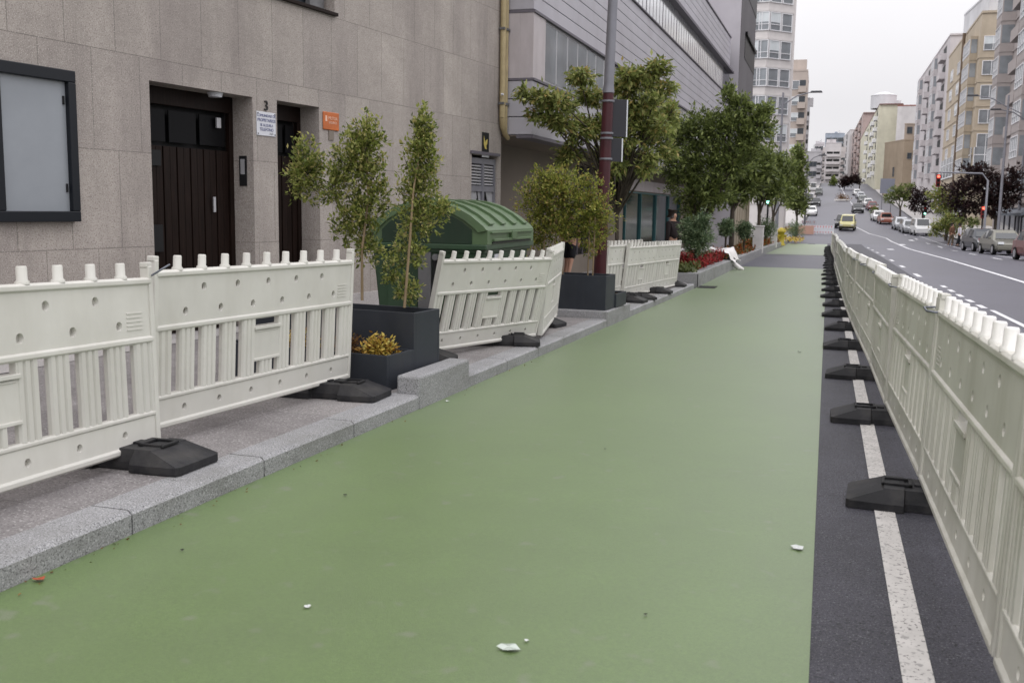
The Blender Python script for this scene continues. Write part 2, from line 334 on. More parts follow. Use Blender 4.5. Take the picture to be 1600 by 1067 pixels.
tf = M['asphalt']

# ============================================================ SAFETY BARRIERS
LP = 2.38; NB = 11
def holes_board(mb, x0, x1, z0, z1, nc, rows, y0, y1, r=.025, dep=.02):
    """a board with round dimples on both faces; rows = list of column sets, bottom row first"""
    nr = len(rows); w = (x1-x0)/nc; h = (z1-z0)/nr; K = 16
    for yf, sg in ((y0, -1), (y1, 1)):
        for j in range(nr):
            for i in range(nc):
                ax, az = x0+i*w, z0+j*h
                if i not in rows[j]:
                    q = [(ax, yf, az), (ax+w, yf, az), (ax+w, yf, az+h), (ax, yf, az+h)]; mb.quad(*(q if sg < 0 else q[::-1])); continue
                cx, cz = ax+w/2, az+h/2; sq = []; ci = []; ck = []
                for k in range(K):
                    a = 2*math.pi*k/K; c, s = math.cos(a), math.sin(a); m = max(abs(c), abs(s))
                    sq.append((cx+c/m*w/2, yf, cz+s/m*h/2)); ci.append((cx+c*r, yf, cz+s*r)); ck.append((cx+c*r*.8, yf-sg*dep, cz+s*r*.8))
                fs = []
                for k in range(K):
                    n = (k+1) % K; fs += [(k, n, K+n, K+k), (K+k, K+n, 2*K+n, 2*K+k)]
                fs.append(tuple(range(2*K, 3*K)))
                mb.add(sq+ci+ck, fs if sg < 0 else [f[::-1] for f in fs])
    for a, b in (((x0, z0), (x1, z0)), ((x1, z1), (x0, z1)), ((x1, z0), (x1, z1)), ((x0, z1), (x0, z0))):
        mb.quad((a[0], y0, a[1]), (a[0], y1, a[1]), (b[0], y1, b[1]), (b[0], y0, b[1]))
def rail(mb, x0, x1, z, h, d):
    sec = [(-d, z-h*.25), (-d*.6, z-h*.5), (d*.6, z-h*.5), (d, z-h*.25), (d, z+h*.25), (d*.6, z+h*.5), (-d*.6, z+h*.5), (-d, z+h*.25)]
    mb.loft([[(x, a, b) for a, b in sec] for x in (x0, x1)])
def barrier_parts(root, m, mp, detail=True):
    up = MB(); holes_board(up, .03, LP-.03, .615, .895, 13, [(1, 3, 5, 7, 9, 11), (2, 4, 6, 8, 10)], -.02, .02)
    for k in range(5): up.box((LP-.17, -.0215, .66+k*.022), (.13, .005, .007)); up.box((LP-.17, .0215, .66+k*.022), (.13, .005, .007))
    up.build('upper_board', m, root)
    lo = MB(); holes_board(lo, .03, LP-.03, .035, .172, 13, [(1, 3, 5, 7, 9, 11)], -.02, .02, .021); lo.build('lower_board', m, root)
    for z, h, d in ((.915, .042, .033), (.597, .04, .032), (.186, .03, .028), (.02, .042, .034)):
        q = MB(); rail(q, .02, LP-.02, z, h, d); q.build('rail', m, root, .003)
    for x in (.017, LP-.017): q = MB(); q.box((x, 0, .50), (.036, .06, .995)); q.box((x, 0, 1.005), (.05, .05, .03)); q.build('end_post', m, root, .006)
    sl = MB(); p = LP/NB; mid = NB//2
    for i in range(NB):
        w = p*.66; cx = (i+.5)*p; zs = (.198, .582)
        if i == mid: zs = (.198, .30)
        if i == 0: cx, w = p*.42, p*.80
        if i == NB-1: cx, w = LP-p*.42, p*.80
        sec = []; n = 3; h = w/n
        for k in range(n): a = cx-w/2+k*h; sec += [(a, -.010), (a+h*.22, -.023), (a+h*.5, -.0235), (a+h*.78, -.023)]
        sec.append((cx+w/2, -.010)); sec = sec+[(x, -y) for x, y in sec[::-1]]
        sl.loft([[(x, y, z) for x, y in sec] for z in zs])
    sl.build('slats', m, root)
    pl = MB(); w = p*1.42; cx = LP/2
    pl.box((cx, 0, .40), (w, .036, .20)); pl.box((cx, 0, .515), (w+.012, .066, .022)); pl.box((cx, 0, .30), (w+.008, .056, .018)); pl.box((cx, 0, .49), (w-.03, .046, .008))
    for s in (-1, 1): pl.box((cx+s*(w/2-.006), 0, .55), (.012, .04, .07))
    pl.build('notice_plate', m, root, .003)
    for i in range(1, 10):
        q = MB(); x = i*LP/10
        q.lathe([(.034, .93), (.034, .945), (.026, .952), (.0255, 1.012), (.021, 1.018), (0, 1.018)], (x, 0, 0), 10); q.build('peg', mp, root)
def far_parts(root, m, mp):
    q = MB(); q.box((LP/2, 0, .755), (LP-.03, .04, .30)); q.box((LP/2, 0, .10), (LP-.03, .04, .15)); q.box((LP/2, 0, .39), (LP-.1, .02, .42)); q.build('board', m, root)
    for z in (.915, .597, .19, .02): q = MB(); q.box((LP/2, 0, z), (LP-.02, .066, .04)); q.build('rail', m, root)
    q = MB()
    for i in range(11): q.box((i*LP/10*.99+.012, 0, .97), (.052, .052, .09))
    q.build('peg_row', mp, root)
G_R = 'safety barriers in the long row along the road'
G_L = 'safety barriers standing on the left pavement'
def place(o, x, y, z, ang, pitch=0, roll=0, sx=1):
    o.location = (x, y, z); o.rotation_mode = 'XYZ'
    o.matrix_world = Matrix.Translation((x, y, z)) @ Matrix.Rotation(ang, 4, 'Z') @ Matrix.Rotation(pitch, 4, 'Y') @ Matrix.Rotation(roll, 4, 'X') @ Matrix.Diagonal((sx, 1, 1, 1))
bar0 = thing('safety_barrier', 'x', 'barrier'); barrier_parts(bar0, M['plastic2'], M['pegw'])
barF = thing('safety_barrier', 'x', 'barrier'); far_parts(barF, M['plastic2'], M['pegw'])
barL = thing('safety_barrier', 'x', 'barrier'); barrier_parts(barL, M['plastic'], M['plastic'])
XR = [(-5, .62), (1, .615), (3.2, .60), (5.75, .575), (8.15, .525), (11, .50), (13.5, .45), (17.5, .40), (25, .36), (37, .30), (45, .36), (55, .27), (65, .27), (80, .27)]
def xr(y): return float(np.interp(y, [p[0] for p in XR], [p[1] for p in XR]))
y = 5.75-2.42*2; k = 0; firstF = True; joints = []; wob = random.Random(5)
while y < 73:
    y2 = y+2.42; n = k+1
    if k < 9: o = bar0 if k == 0 else copy_tree(bar0)
    else:
        o = barF if firstF else copy_tree(barF); firstF = False
    x1, x2 = xr(y), xr(y2); w1 = wob.uniform(-.03, .03)
    z1 = gz(y)+.10; z2 = gz(y2)+.10
    place(o, x1, y, z1+wob.uniform(0, .01), math.atan2(y2-y, x2-x1), -math.atan2(z2-z1, y2-y), w1+R(1.2))
    o['label'] = 'yellowed white plastic barrier, %s from the camera in the long row beside the road' % ORD[k]; o['group'] = G_R
    joints.append(y); y = y2; k += 1
joints.append(y)

# black rubber feet under the joints
def foot_parts(root):
    L, W = .80, .42; mb = MB()
    def ring(x, wb, z0, z1, inset): return [(x, -wb, z0), (x, wb, z0), (x, wb, z0+.04), (x, wb-inset, z1), (x, -wb+inset, z1), (x, -wb, z0+.04)]
    st = [(-L/2, .17, .041, .001), (-L/2+.012, .195, .045, .002), (-.22, .205, .105, .05), (-.215, .205, .112, .055), (-.115, .205, .112, .055), (-.11, .16, .108, .02), (.11, .16, .108, .02), (.115, .205, .112, .055), (.215, .205, .112, .055), (.22, .205, .105, .05), (L/2-.012, .195, .045, .002), (L/2, .17, .041, .001)]
    mb.loft([ring(x, w, 0, z, i) for x, w, z, i in st]); mb.build('base_block', M['rubber'], root, .006)
    t = MB()
    for s in (-1, 1):
        t = MB()
        for yy in (-.065, .065): t.box((s*.15, yy, .117), (.15, .018, .014))
        t.box((s*.22, 0, .117), (.018, .148, .014)); t.box((s*.085, 0, .117), (.018, .148, .014)); t.box((s*.16, 0, .1135), (.05, .06, .006))
        t.build('slot_rim', M['rubber'], root, .003)
    t = MB(); t.box((-.04, 0, .111), (.05, .07, .016)); t.box((.04, 0, .111), (.05, .07, .016)); t.build('socket', M['rubber'], root, .003)
foot0 = thing('barrier_foot', 'x', 'barrier foot'); foot_parts(foot0); ffirst = True
def foot(x, y, z, ang, label, group, pitch=0, roll=0):
    global ffirst
    o = foot0 if ffirst else copy_tree(foot0); ffirst = False
    place(o, x, y, z, ang, pitch, roll); o['label'] = label; o['group'] = group; return o
for i, jy in enumerate(joints):
    if i < 2: continue
    j = jy-.22+wob.uniform(-.05, .05)
    foot(xr(jy)-.02+wob.uniform(-.03, .03), j, gz(j)+.006, wob.uniform(-.05, .05), 'black rubber barrier foot, %s from the camera under the long barrier row' % ORD[i-2], 'rubber feet under the long barrier row', 0, math.atan2(-.017, 1))
# wire clips where two barriers meet
def clip_obj(x, y, z, rz, label, group, s=1.):
    t = MB(); t.tube([(-.05*s, -.05, 0), (.05*s, -.055, .01), (.07*s, 0, .012), (.05*s, .055, .01), (-.05*s, .05, 0), (-.07*s, 0, -.005), (-.05*s, -.05, 0)], .006, 6)
    o = t.build('wire_clip', M['clip']); o.location = (x, y, z); o.rotation_euler = (0, 0, rz); o.rotation_euler.x = R(18)*(s > 1); o.rotation_euler.y = R(-24)*(s > 1); return tag(o, label, 'clip', group)
for i in (2, 3, 4, 5, 6):
    yy = joints[i]; clip_obj(xr(yy), yy, gz(yy)+1.035, R(90), 'galvanised wire clip tying barrier joint, %s from the camera along the road row' % ORD[i-2], 'wire clips on the road row')
clip_obj(-3.58, 4.70, gz(4.7)+.12+1.0, R(-5), 'galvanised wire clip joining the two nearest barriers on the left pavement', 'wire clips on the left barriers', 1.9)

# barriers on the left pavement
def barl(p, q, label, roll=0, first=[True], dz=0, base=None):
    """p,q = (x, y, height of the panel's underside above the pavement)"""
    o = barL if first[0] else copy_tree(barL); first[0] = False
    a = Vector((p[0], p[1], gz(p[1])+.12+p[2])); b = Vector((q[0], q[1], gz(q[1])+.12+q[2])); d = b-a
    place(o, *a, math.atan2(d.y, d.x), -math.asin(d.z/d.length), roll, d.length/LP)
    o['label'] = label; o['group'] = G_L; return o
PI = math.pi
def barl2(x, y, z, ang, pit, roll, L, label, first=[True]):
    o = barL if first[0] else copy_tree(barL); first[0] = False
    place(o, x, y, z, ang, pit, roll, L/LP); o['label'] = label; o['group'] = G_L
barl2(-3.49, 2.31, .172, R(91), .03, -.046, 2.315, 'white plastic barrier cut off by the left edge, nearest on the left pavement')
barl2(-3.715, 4.80, .126, R(86.3), .014, .04, 2.24, 'white plastic barrier in front of the dark doorway, ending at the stepped planter')
barl2(-3.73, 8.96, .03, R(74.8), .022, .214, 2.1, 'white plastic barrier leaning over sideways in front of the green rubbish container')
barl2(-3.13, 11.05, -.02, R(100.4), .0, .088, 2.2, 'foreshortened white plastic barrier slanting away behind the leaning barrier')
barl2(-3.62, 16.7, -.1, R(86), .014, .068, 2.3, 'white plastic barrier just behind the maroon lamp post, partly covered by another barrier')
barl2(-3.50, 17.75, -.15, R(86.5), .017, .10, 2.35, 'white plastic barrier leaning on another, near one of the joined pair by the shop window')
barl2(-3.36, 20.1, -.19, R(86.5), .017, .09, 2.35, 'white plastic barrier beside the round clipped shrub, far one of the joined pair')
GF = 'rubber feet of the left pavement barriers'
foot(-3.52, 4.42, gz(4.4)+.125, .02, 'black rubber foot under the joint of the two nearest left barriers', GF, 0, -.017)
foot(-3.52, 6.72, gz(6.7)+.125, .06, 'black rubber foot in front of the stepped planter with yellow plants', GF, 0, -.017)
foot(-3.36, 10.42, gz(10.4)+.125, .30, 'black rubber foot under the low end of the leaning barrier', GF, 0, -.017)
foot(-3.65, 12.6, gz(12.6)+.125, -.15, 'black rubber foot lying in front of the granite slab of the far planter', GF, 0, -.017)
foot(-3.72, 8.75, gz(8.75)+.125, .25, 'black rubber foot half hidden between stepped planter and leaning barrier', GF, 0, -.017)
foot(-3.38, 17.35, gz(17.4)+.125, -.05, 'black rubber foot nearest below the barriers by the lamp post', GF, 0, -.017)
foot(-3.33, 18.1, gz(18.1)+.125, .3, 'black rubber foot turned askew below the middle of the joined barriers', GF, 0, -.017)
foot(-3.32, 20.0, gz(20)+.125, .0, 'black rubber foot under the seam of the joined barriers', GF, 0, -.017)
foot(-3.38, 22.5, gz(22.5)+.125, .0, 'black rubber foot beside the red bedding plants', GF, 0, -.017)

# granite blocks that carried the planters
def gblock(x0, x1, y0, y1, h, label):
    mb = MB(); z0, z1 = gz(y0), gz(y1); vs = []
    for z in (-.04, h): vs += [(x0, y0, z0+z), (x1, y0, z0+z), (x1, y1, z1+z), (x0, y1, z1+z)]
    mb.add(vs, [(3, 2, 1, 0), (4, 5, 6, 7), (0, 1, 5, 4), (1, 2, 6, 5), (2, 3, 7, 6), (3, 0, 4, 7)])
    return tag(mb.build('granite_block', M['granite'], None, .018), label, 'granite block')
gblock(-3.14, -2.942, 7.03, 8.15, .262, 'raised pale granite block beside the stepped planter')
gblock(-3.78, -2.938, 13.93, 15.65, .235, 'wide granite slab carrying the far dark planter')

# ------------------------------------------------------------ planters
def planter_box(mb, x0, x1, y0, y1, h, t=.03):
    mb.b2((x0, y0, 0), (x1, y0+t, h)); mb.b2((x0, y1-t, 0), (x1, y1, h)); mb.b2((x0, y0+t, 0), (x0+t, y1-t, h)); mb.b2((x1-t, y0+t, 0), (x1, y1-t, h))
pl1 = thing('stepped_planter', 'dark anthracite stepped planter with yellow plants and two slender trees, next to the nearest barriers', 'planter', (-3.24, 7.07, gz(7.5)+.122), -.12, 'anthracite planters')
W1 = 1.62
q = MB(); planter_box(q, -W1, 0, 0, .42, .285); q.build('low_tray', M['planter'], pl1, .004)
q = MB(); planter_box(q, -W1, 0, .422, .86, .585); q.build('tall_box', M['planter'], pl1, .004)
def soil(parent, x0, x1, y0, y1, z, sd):
    r = random.Random(sd); mb = MB(); nx, ny = 14, 6; vs = [(x0+(x1-x0)*i/nx, y0+(y1-y0)*j/ny, z+r.uniform(-.012, .015)) for j in range(ny+1) for i in range(nx+1)]
    mb.add(vs, [(j*(nx+1)+i, j*(nx+1)+i+1, (j+1)*(nx+1)+i+1, (j+1)*(nx+1)+i) for j in range(ny) for i in range(nx)], True); mb.build('soil', M['soil'], parent)
soil(pl1, -W1+.028, -.028, .028, .392, .25, 1); soil(pl1, -W1+.028, -.028, .45, .832, .53, 2)
pl2 = thing('stepped_planter', 'dark anthracite planter with bushy yellow-green shrubs on the granite slab before the lamp post', 'planter', (-2.99, 14.0, gz(14.4)+.238), -.04, 'anthracite planters')
q = MB(); planter_box(q, -.80, 0, 0, .55, .50); q.build('tall_box', M['planter'], pl2, .004)
q = MB(); planter_box(q, -.80, .02, .552, 1.2, .20); q.build('low_tray', M['planter'], pl2, .004)
soil(pl2, -.775, -.025, .025, .525, .45, 3); soil(pl2, -.775, -.005, .58, 1.175, .16, 4)

# ------------------------------------------------------------ foliage
def foliage(name, parent, mat, blobs, per, size, seed, core=None, width=.42, droop=0., spread=.5, lit=None, twig=.3):
    """blobs: (centre, radii, number of twigs); core(p) gives the twig's root"""
    rs = np.random.RandomState(seed); out = []; tw = []
    for c, rad, n in blobs:
        c = np.array(c, float); rad = np.array(rad, float)
        u = rs.normal(0, 1, (n, 3)); u /= np.linalg.norm(u, axis=1)[:, None]
        rr = (.2+.85*rs.random((n, 1))**.6)*(1+rs.normal(0, .14, (n, 1)))
        e = c+u*rad*rr
        s = c+u*rad*np.maximum(rr-.45-.2*rs.random((n, 1)), .0)-np.array([0, 0, 1])*rad[2]*.25 if core is None else np.array([core(p, c) for p in e])
        s = e+(s-e)*np.minimum(1., (.5*max(rad))/(np.linalg.norm(s-e, axis=1)+1e-6))[:, None]
        out.append(twig_leaves(e, s, per, size, rs, spread, droop, width, twig)); tw.append((s, e))
    V = np.concatenate(out); o = np_mesh(name, V, 4, mat, parent)
    return o, tw
def twigs_mesh(name, parent, tw, every, r, mat):
    mb = MB()
    for s, e in tw:
        for i in range(0, len(s), every): mb.tube([s[i], (s[i]+e[i])/2+np.array([0, 0, .01]), e[i]], [r, r*.8, r*.4], 4, False)
    return mb.build(name, mat, parent)
def local(parent, p): return parent.matrix_world.inverted() @ Vector(p)
bpy.context.view_layer.update()
def slender(px, base_y, blobs_px, Y, label, seed, stake=True, leafmat='leafshrub', n=1., size=.042, path=None):
    b = at(px, base_y, Y); t = thing('slender_tree', label, 'small tree', b)
    bl = []
    for x, y, rx, ry, k in blobs_px:
        c = at(x, y, Y+.12)-b; s = Y/F*1.0
        bl.append(((c.x, c.y, c.z), (rx*s, min(rx, 60)*s*.85, ry*s), int(k*n)))
    top = max(bl, key=lambda q: q[0][2])[0]
    pts = path or [(0, 0, -.03), (top[0]*.15, 0, top[2]*.35), (top[0]*.6, 0, top[2]*.7), (top[0], 0, top[2])]
    q = MB(); q.tube(pts, [.013, .011, .009, .005], 7); q.build('trunk', M['stem'], t)
    o, tw = foliage('crown', t, M[leafmat], bl, 10, size, seed, width=.5, spread=.7)
    twigs_mesh('twigs', t, tw, 5, .003, M['bark'])
    return t
slender(566, 464, [(560, 250, 48, 62, 190), (575, 215, 34, 38, 70), (478, 260, 36, 62, 150), (520, 290, 42, 40, 80), (565, 330, 38, 40, 85), (575, 380, 34, 40, 60), (590, 300, 26, 60, 60), (540, 350, 30, 50, 45)], 7.72,
        'slender small-leaved tree with a lobe to the left, in the stepped planter', 11, size=.038, n=1.35, path=[(0, 0, -.03), (0, 0, .4), (.01, .10, .8), (-.02, .13, 1.3)])
slender(632, 475, [(662, 196, 22, 36, 70), (660, 240, 32, 44, 110), (655, 290, 40, 46, 130), (655, 340, 44, 40, 80), (640, 390, 42, 45, 55), (690, 322, 24, 16, 26), (634, 452, 28, 26, 40), (610, 420, 26, 30, 25)], 7.70,
        'slender conical tree with a pale straight stem at the right of the stepped planter', 12, size=.036, n=1.35, path=[(0, 0, -.03), (.05, 0, .55), (.08, 0, .95), (.10, .10, 1.3)])
def bedding(name, label, cat, loc, rad, n, per, size, mat, seed, group=None, width=.5, stems=True):
    t = thing(name, label, cat, loc, 0, group)
    rs = np.random.RandomState(seed); u = rs.normal(0, 1, (n, 3)); u[:, 2] = np.abs(u[:, 2]); u /= np.linalg.norm(u, axis=1)[:, None]
    e = u*np.array(rad)*(.55+.5*rs.random((n, 1))); s = e*.25
    o = np_mesh('leaves', twig_leaves(e, s, per, size, rs, .6, 0, width, .5), 4, mat, t)
    twigs_mesh('stems', t, [(s, e)], max(1, n//30), .004, M['bark'])
    return t
bpy.context.view_layer.update()
def on(parent, x, y, z): return parent.matrix_world @ Vector((x, y, z))
bedding('bedding_plant', 'bushy yellow plant with red tips at the front of the stepped planter', 'plant', on(pl1, -.20, .2, .26), (.17, .14, .17), 150, 9, .036, M['flowyellow'], 21, 'bedding plants in the stepped planter')
bedding('bedding_plant', 'rust-brown plant beside the post end of the second barrier, in the low tray', 'plant', on(pl1, -.52, .22, .26), (.15, .14, .22), 60, 8, .036, M['flowrust'], 22, 'bedding plants in the stepped planter')
bedding('bedding_plant', 'yellow plant seen through the slots of the second barrier', 'plant', on(pl1, -.95, .2, .26), (.2, .15, .17), 110, 9, .036, M['flowyellow'], 23, 'bedding plants in the stepped planter')
# far planter shrubs
s2 = slender(880, 436, [(845, 310, 46, 48, 210), (885, 300, 52, 46, 220), (930, 325, 38, 50, 170), (870, 350, 58, 36, 200), (925, 362, 36, 38, 90), (835, 372, 30, 26, 45), (860, 280, 40, 24, 70)], 14.3,
        'broad yellow-green shrub on thin stems in the far dark planter', 13, leafmat='leafshrub2', size=.048, n=1.4)
q = MB()
for x, y0 in ((865, 440), (918, 440), (926, 432), (848, 430)):
    a, b = at(x, y0, 14.3)-s2.location, at(x+4, 340, 14.3)-s2.location; q.tube([a, (a+b)/2, b], [.012, .01, .008], 6)
q.build('side_stems', M['stem'], s2)

# ------------------------------------------------------------ rubbish container
bn = thing('rubbish_container', 'large green rubbish container with a ribbed domed lid behind the leaning barrier', 'rubbish container', (-4.12, 10.85, gz(10.8)+.09), 0)
BW, BL = 1.30, 1.70                          # across the pavement, along the street
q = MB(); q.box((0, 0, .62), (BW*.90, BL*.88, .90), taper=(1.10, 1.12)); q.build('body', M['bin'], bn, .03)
q = MB()
for s in (-1, 1):
    q.box((s*.30, -BL*.46, .62), (.36, .03, .66), taper=(1.05, 1)); q.box((BW*.475, s*.40, .62), (.03, .5, .66)); q.box((-BW*.475, s*.40, .62), (.03, .5, .66)); q.box((s*.30, BL*.46, .62), (.36, .03, .66))
q.build('side_ribs', M['bin'], bn, .012)
q = MB(); q.box((0, 0, 1.115), (BW+.10, BL+.08, .06)); q.box((0, 0, 1.075), (BW+.04, BL+.02, .05)); q.build('rim', M['bin'], bn, .012)
q = MB(); q.box((-.02, -BL*.485, .60), (.15, .06, 1.05)); q.build('lifting_post', M['steelgrey'], bn, .008)
q = MB(); q.box((.115, -BL*.475, .60), (.10, .05, 1.0)); q.build('painted_recess', M['black'], bn)  # solid black bar; the shade of the gap is in its colour
q = MB()
for s in (-1, 1): q.tube([(s*.12, -BL*.5, 1.0), (s*.12, -BL*.5-.05, 1.0)], .035, 10)
q.build('trunnion', M['steelgrey'], bn)
q = MB()
for sx_ in (-1, 1):
    for sy_ in (-1, 1): q.tube([(sx_*.45-.03, sy_*.6, .08), (sx_*.45+.03, sy_*.6, .08)], .08, 14)
q.build('wheels', M['tyre'], bn)
def arch(t):                                # lid outline across the container, front lip on +x
    xs = [(.70, .0), (.70, .15), (.66, .195), (.52, .30), (.36, .385), (.18, .44), (0, .46), (-.18, .44), (-.36, .385), (-.52, .29), (-.64, .18), (-.68, .10), (-.68, .0)]
    return [(x*(1-t), z*(1-t*.8)) for x, z in xs]
q = MB(); a0 = arch(0); a1 = arch(.06)
def lid_seg(mb, y0, y1, k): mb.loft([[(x*k, y, 1.145+z*k) for x, z in a0] for y in (y0, y1)][::-1], close=False, smooth=False, caps=True)
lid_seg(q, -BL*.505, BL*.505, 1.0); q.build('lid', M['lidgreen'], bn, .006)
q = MB()
for k in range(4):
    yy = -BL*.36+k*BL*.245
    q.loft([[(x*1.0+(.018 if x > 0 else -.018 if x < 0 else 0), y, 1.147+z+.02) for x, z in a0[2:10]]+[(x*.97, y, 1.147+z*.97) for x, z in a0[2:10]][::-1] for y in (yy-.085, yy+.05)][::-1], smooth=False)
q.build('lid_ribs', M['lidgreen'], bn, .012)
q = MB()                                     # arched end wall set in below the lid
pts = [(x*.80, z*.78) for x, z in a0[2:11]]; pts = [(pts[0][0], 0)]+pts+[(pts[-1][0], 0)]
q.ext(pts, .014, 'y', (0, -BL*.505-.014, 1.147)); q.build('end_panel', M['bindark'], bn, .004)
q = MB()
for k in range(len(a0)-1):
    if a0[k][1] > .05 or a0[k+1][1] > .05: pass
q.loft([[(x, y, 1.147+z) for x, z in a0[1:12]]+[(x*.86, y, 1.147+z*.84) for x, z in a0[1:12]][::-1] for y in (-BL*.505-.03, -BL*.505+.001)][::-1]); q.build('lid_edge', M['lidgreen'], bn, .006)
q = MB(); q.box((.712, 0, 1.19), (.03, BL*.82, .028)); q.box((.712, 0, 1.27), (.028, BL*.9, .02)); q.box((.722, 0, 1.235), (.03, .18, .09)); q.build('handle_bar', M['lidgreen'], bn, .006)
q = MB(); q.box((.708, 0, 1.163), (.012, BL*.84, .016)); q.build('lip_gap', M['black'], bn)
q = MB(); q.box((BW*.49, -.35, .90), (.03, .22, .26)); q.build('notice_sticker', M['whitesign'], bn)

# ------------------------------------------------------------ left granite building
g1 = thing('granite_building', 'speckled tan granite building with dark doorways at street level', 'building', (-7.0, 8, 0), math.atan2(math.cos(WT), math.sin(WT)))
def wall_open(mb, u0, u1, z0, z1, ops, dep, y=0.):
    """front face with openings and their reveals; ops = (u0, u1, z0, z1)"""
    us = sorted({u0, u1, *[v for o in ops for v in o[:2]]}); zs = sorted({z0, z1, *[v for o in ops for v in o[2:4]]})
    for a, b in zip(us, us[1:]):
        for c, d in zip(zs, zs[1:]):
            if any(o[0] <= a and b <= o[1] and o[2] <= c and d <= o[3] for o in ops): continue
            mb.quad((a, y, c), (b, y, c), (b, y, d), (a, y, d))
    for a, b, c, d in ops:
        mb.quad((a, y, c), (a, y+dep, c), (a, y+dep, d), (a, y, d)); mb.quad((b, y, d), (b, y+dep, d), (b, y+dep, c), (b, y, c))
        mb.quad((a, y, d), (a, y+dep, d), (b, y+dep, d), (b, y, d)); mb.quad((b, y, c), (b, y+dep, c), (a, y+dep, c), (a, y, c))
OPS = [(1.06, 2.71, -.6, 2.71), (3.17, 4.05, -.6, 2.72), (8.45, 9.46, -.6, 2.35), (2.55, 4.42, 3.98, 6.2), (-1.2, .9, 4.6, 6.2)]
q = MB(); wall_open(q, -14, 9.62, -1, 15, OPS, .42)
q.quad((9.62, 0, -1), (9.62, 6, -1), (9.62, 6, 15), (9.62, 0, 15)); q.quad((-14, 0, 15), (9.62, 0, 15), (9.62, 8, 15), (-14, 8, 15))
q.build('facade_wall', M['wall'], g1)
for o_ in OPS: f_ = MB(); f_.b2((o_[0]-.02, .43, o_[2]-.02), (o_[1]+.02, .46, o_[3]+.02)); f_.build('inner_dark', M['black'], g1)
q = MB()
for a, b in ((-14, 1.06), (2.71, 3.17), (4.05, 8.45)): q.b2((a, -.025, -1), (b, .0, .27-.02*(a+b)/2*.5))
q.build('plinth', M['plinth'], g1, .004)
def wdoor(u0, u1, ztop, zb, name, boards, parent=g1, y=.30):
    d = MB(); d.b2((u0, y, ztop-.10), (u1, y+.06, ztop+.14)); d.b2((u0, y, zb), (u0+.07, y+.06, ztop-.1)); d.b2((u1-.07, y, zb), (u1, y+.06, ztop-.1)); fr = d.build(name, M['doorwood'], parent, .004)
    d = MB(); n = boards; w = (u1-u0-.14)/n
    for i in range(n): d.b2((u0+.07+i*w+.006, y+.02+(i % 2)*.008, zb), (u0+.07+(i+1)*w-.006, y+.05, ztop-.55))
    d.build('door_boards', M['doorwood'], fr, .003)
    d = MB()
    for i in range(3): v0 = u0+.09+i*(u1-u0-.18)/3; d.b2((v0+.03, y+.03, ztop-.5), (v0+(u1-u0-.18)/3-.03, y+.045, ztop-.15))
    d.build('top_pane', M['doorglass'], fr); return fr
fr = wdoor(1.06, 2.71, 2.62, -.6, 'main_door', 14)
for za_, zb_ in ((1.85, 2.02), (.9, 1.2)): q = MB(); q.b2((1.12, .295, za_), (1.5, .318, zb_)); q.build('letter_slot', M['black'], fr)
q = MB(); q.b2((2.32, .28, 1.34), (2.355, .30, 1.52)); q.build('pull_handle', M['alu'], fr, .004)
q = MB(); q.b2((2.40, .275, 2.33), (2.47, .30, 2.45)); q.build('closer', M['alu'], fr, .004)
q = MB(); q.tube([(2.2, .12, 2.71), (2.2, .12, 2.66)], [.09, .075], 16); q.build('ceiling_lamp', M['whitesign'], g1)
wdoor(3.17, 4.05, 2.62, -.6, 'side_door', 7)
q = MB(); q.b2((2.695, .10, 1.66), (2.711, .21, 2.02)); q.build('intercom', M['black'], g1, .004)
q = MB(); q.b2((2.690, .125, 1.80), (2.696, .185, 1.98)); q.build('intercom_plate', M['alu'], g1)
# grey service door with louvres and scribbles
d = MB(); u0, u1 = 8.45, 9.46
d.b2((u0, .03, -.6), (u0+.06, .09, 2.30)); d.b2((u1-.06, .03, -.6), (u1, .09, 2.30)); d.b2((u0+.06, .03, 2.2), (u1-.06, .09, 2.3)); d.b2((u0+.47, .02, -.6), (u0+.54, .09, 2.2))
for a, b in ((u0+.06, u0+.47), (u0+.54, u1-.06)): d.b2((a, .03, 1.72), (b, .09, 1.82))
fr = d.build('service_door', M['postgrey'], g1, .003)
d = MB()
for a, b in ((u0+.06, u0+.47), (u0+.54, u1-.06)):
    for k in range(7): d.b2((a, .05, 1.84+k*.052), (b, .08, 1.866+k*.052))
d.build('louvre', M['alu'], fr)
d = MB(); d.b2((u0+.06, .10, 1.8), (u1-.06, .12, 2.25)); d.build('louvre_dark', M['black'], fr)
d = MB()
for a, b in ((u0+.06, u0+.47), (u0+.54, u1-.06)): d.b2((a, .06, -.6), (b, .09, 1.72))
d.build('leaf_panel', mk('grey_door_panel', (.36, .36, .38), .5, .4, var=[(6, .75, 1.15)]), fr)
d = MB(); rg = random.Random(9)
for k in range(16):
    a = u0+.10+rg.random()*.32 if k < 7 else u0+.57+rg.random()*.3; z = .85+rg.random()*.75; pts = [(a+rg.uniform(-.03, .03)*i, .054, z+rg.uniform(-.05, .09)*i) for i in range(5)]
    d.tube(pts, .012 if k < 7 else .02, 5, False)
d.build('scribbles', M['blackink'], fr)
d = MB(); d.b2((u0-.06, -.04, 2.36), (u1+.05, .0, 2.41)); d.build('door_lintel', M['cladjoint'], g1)
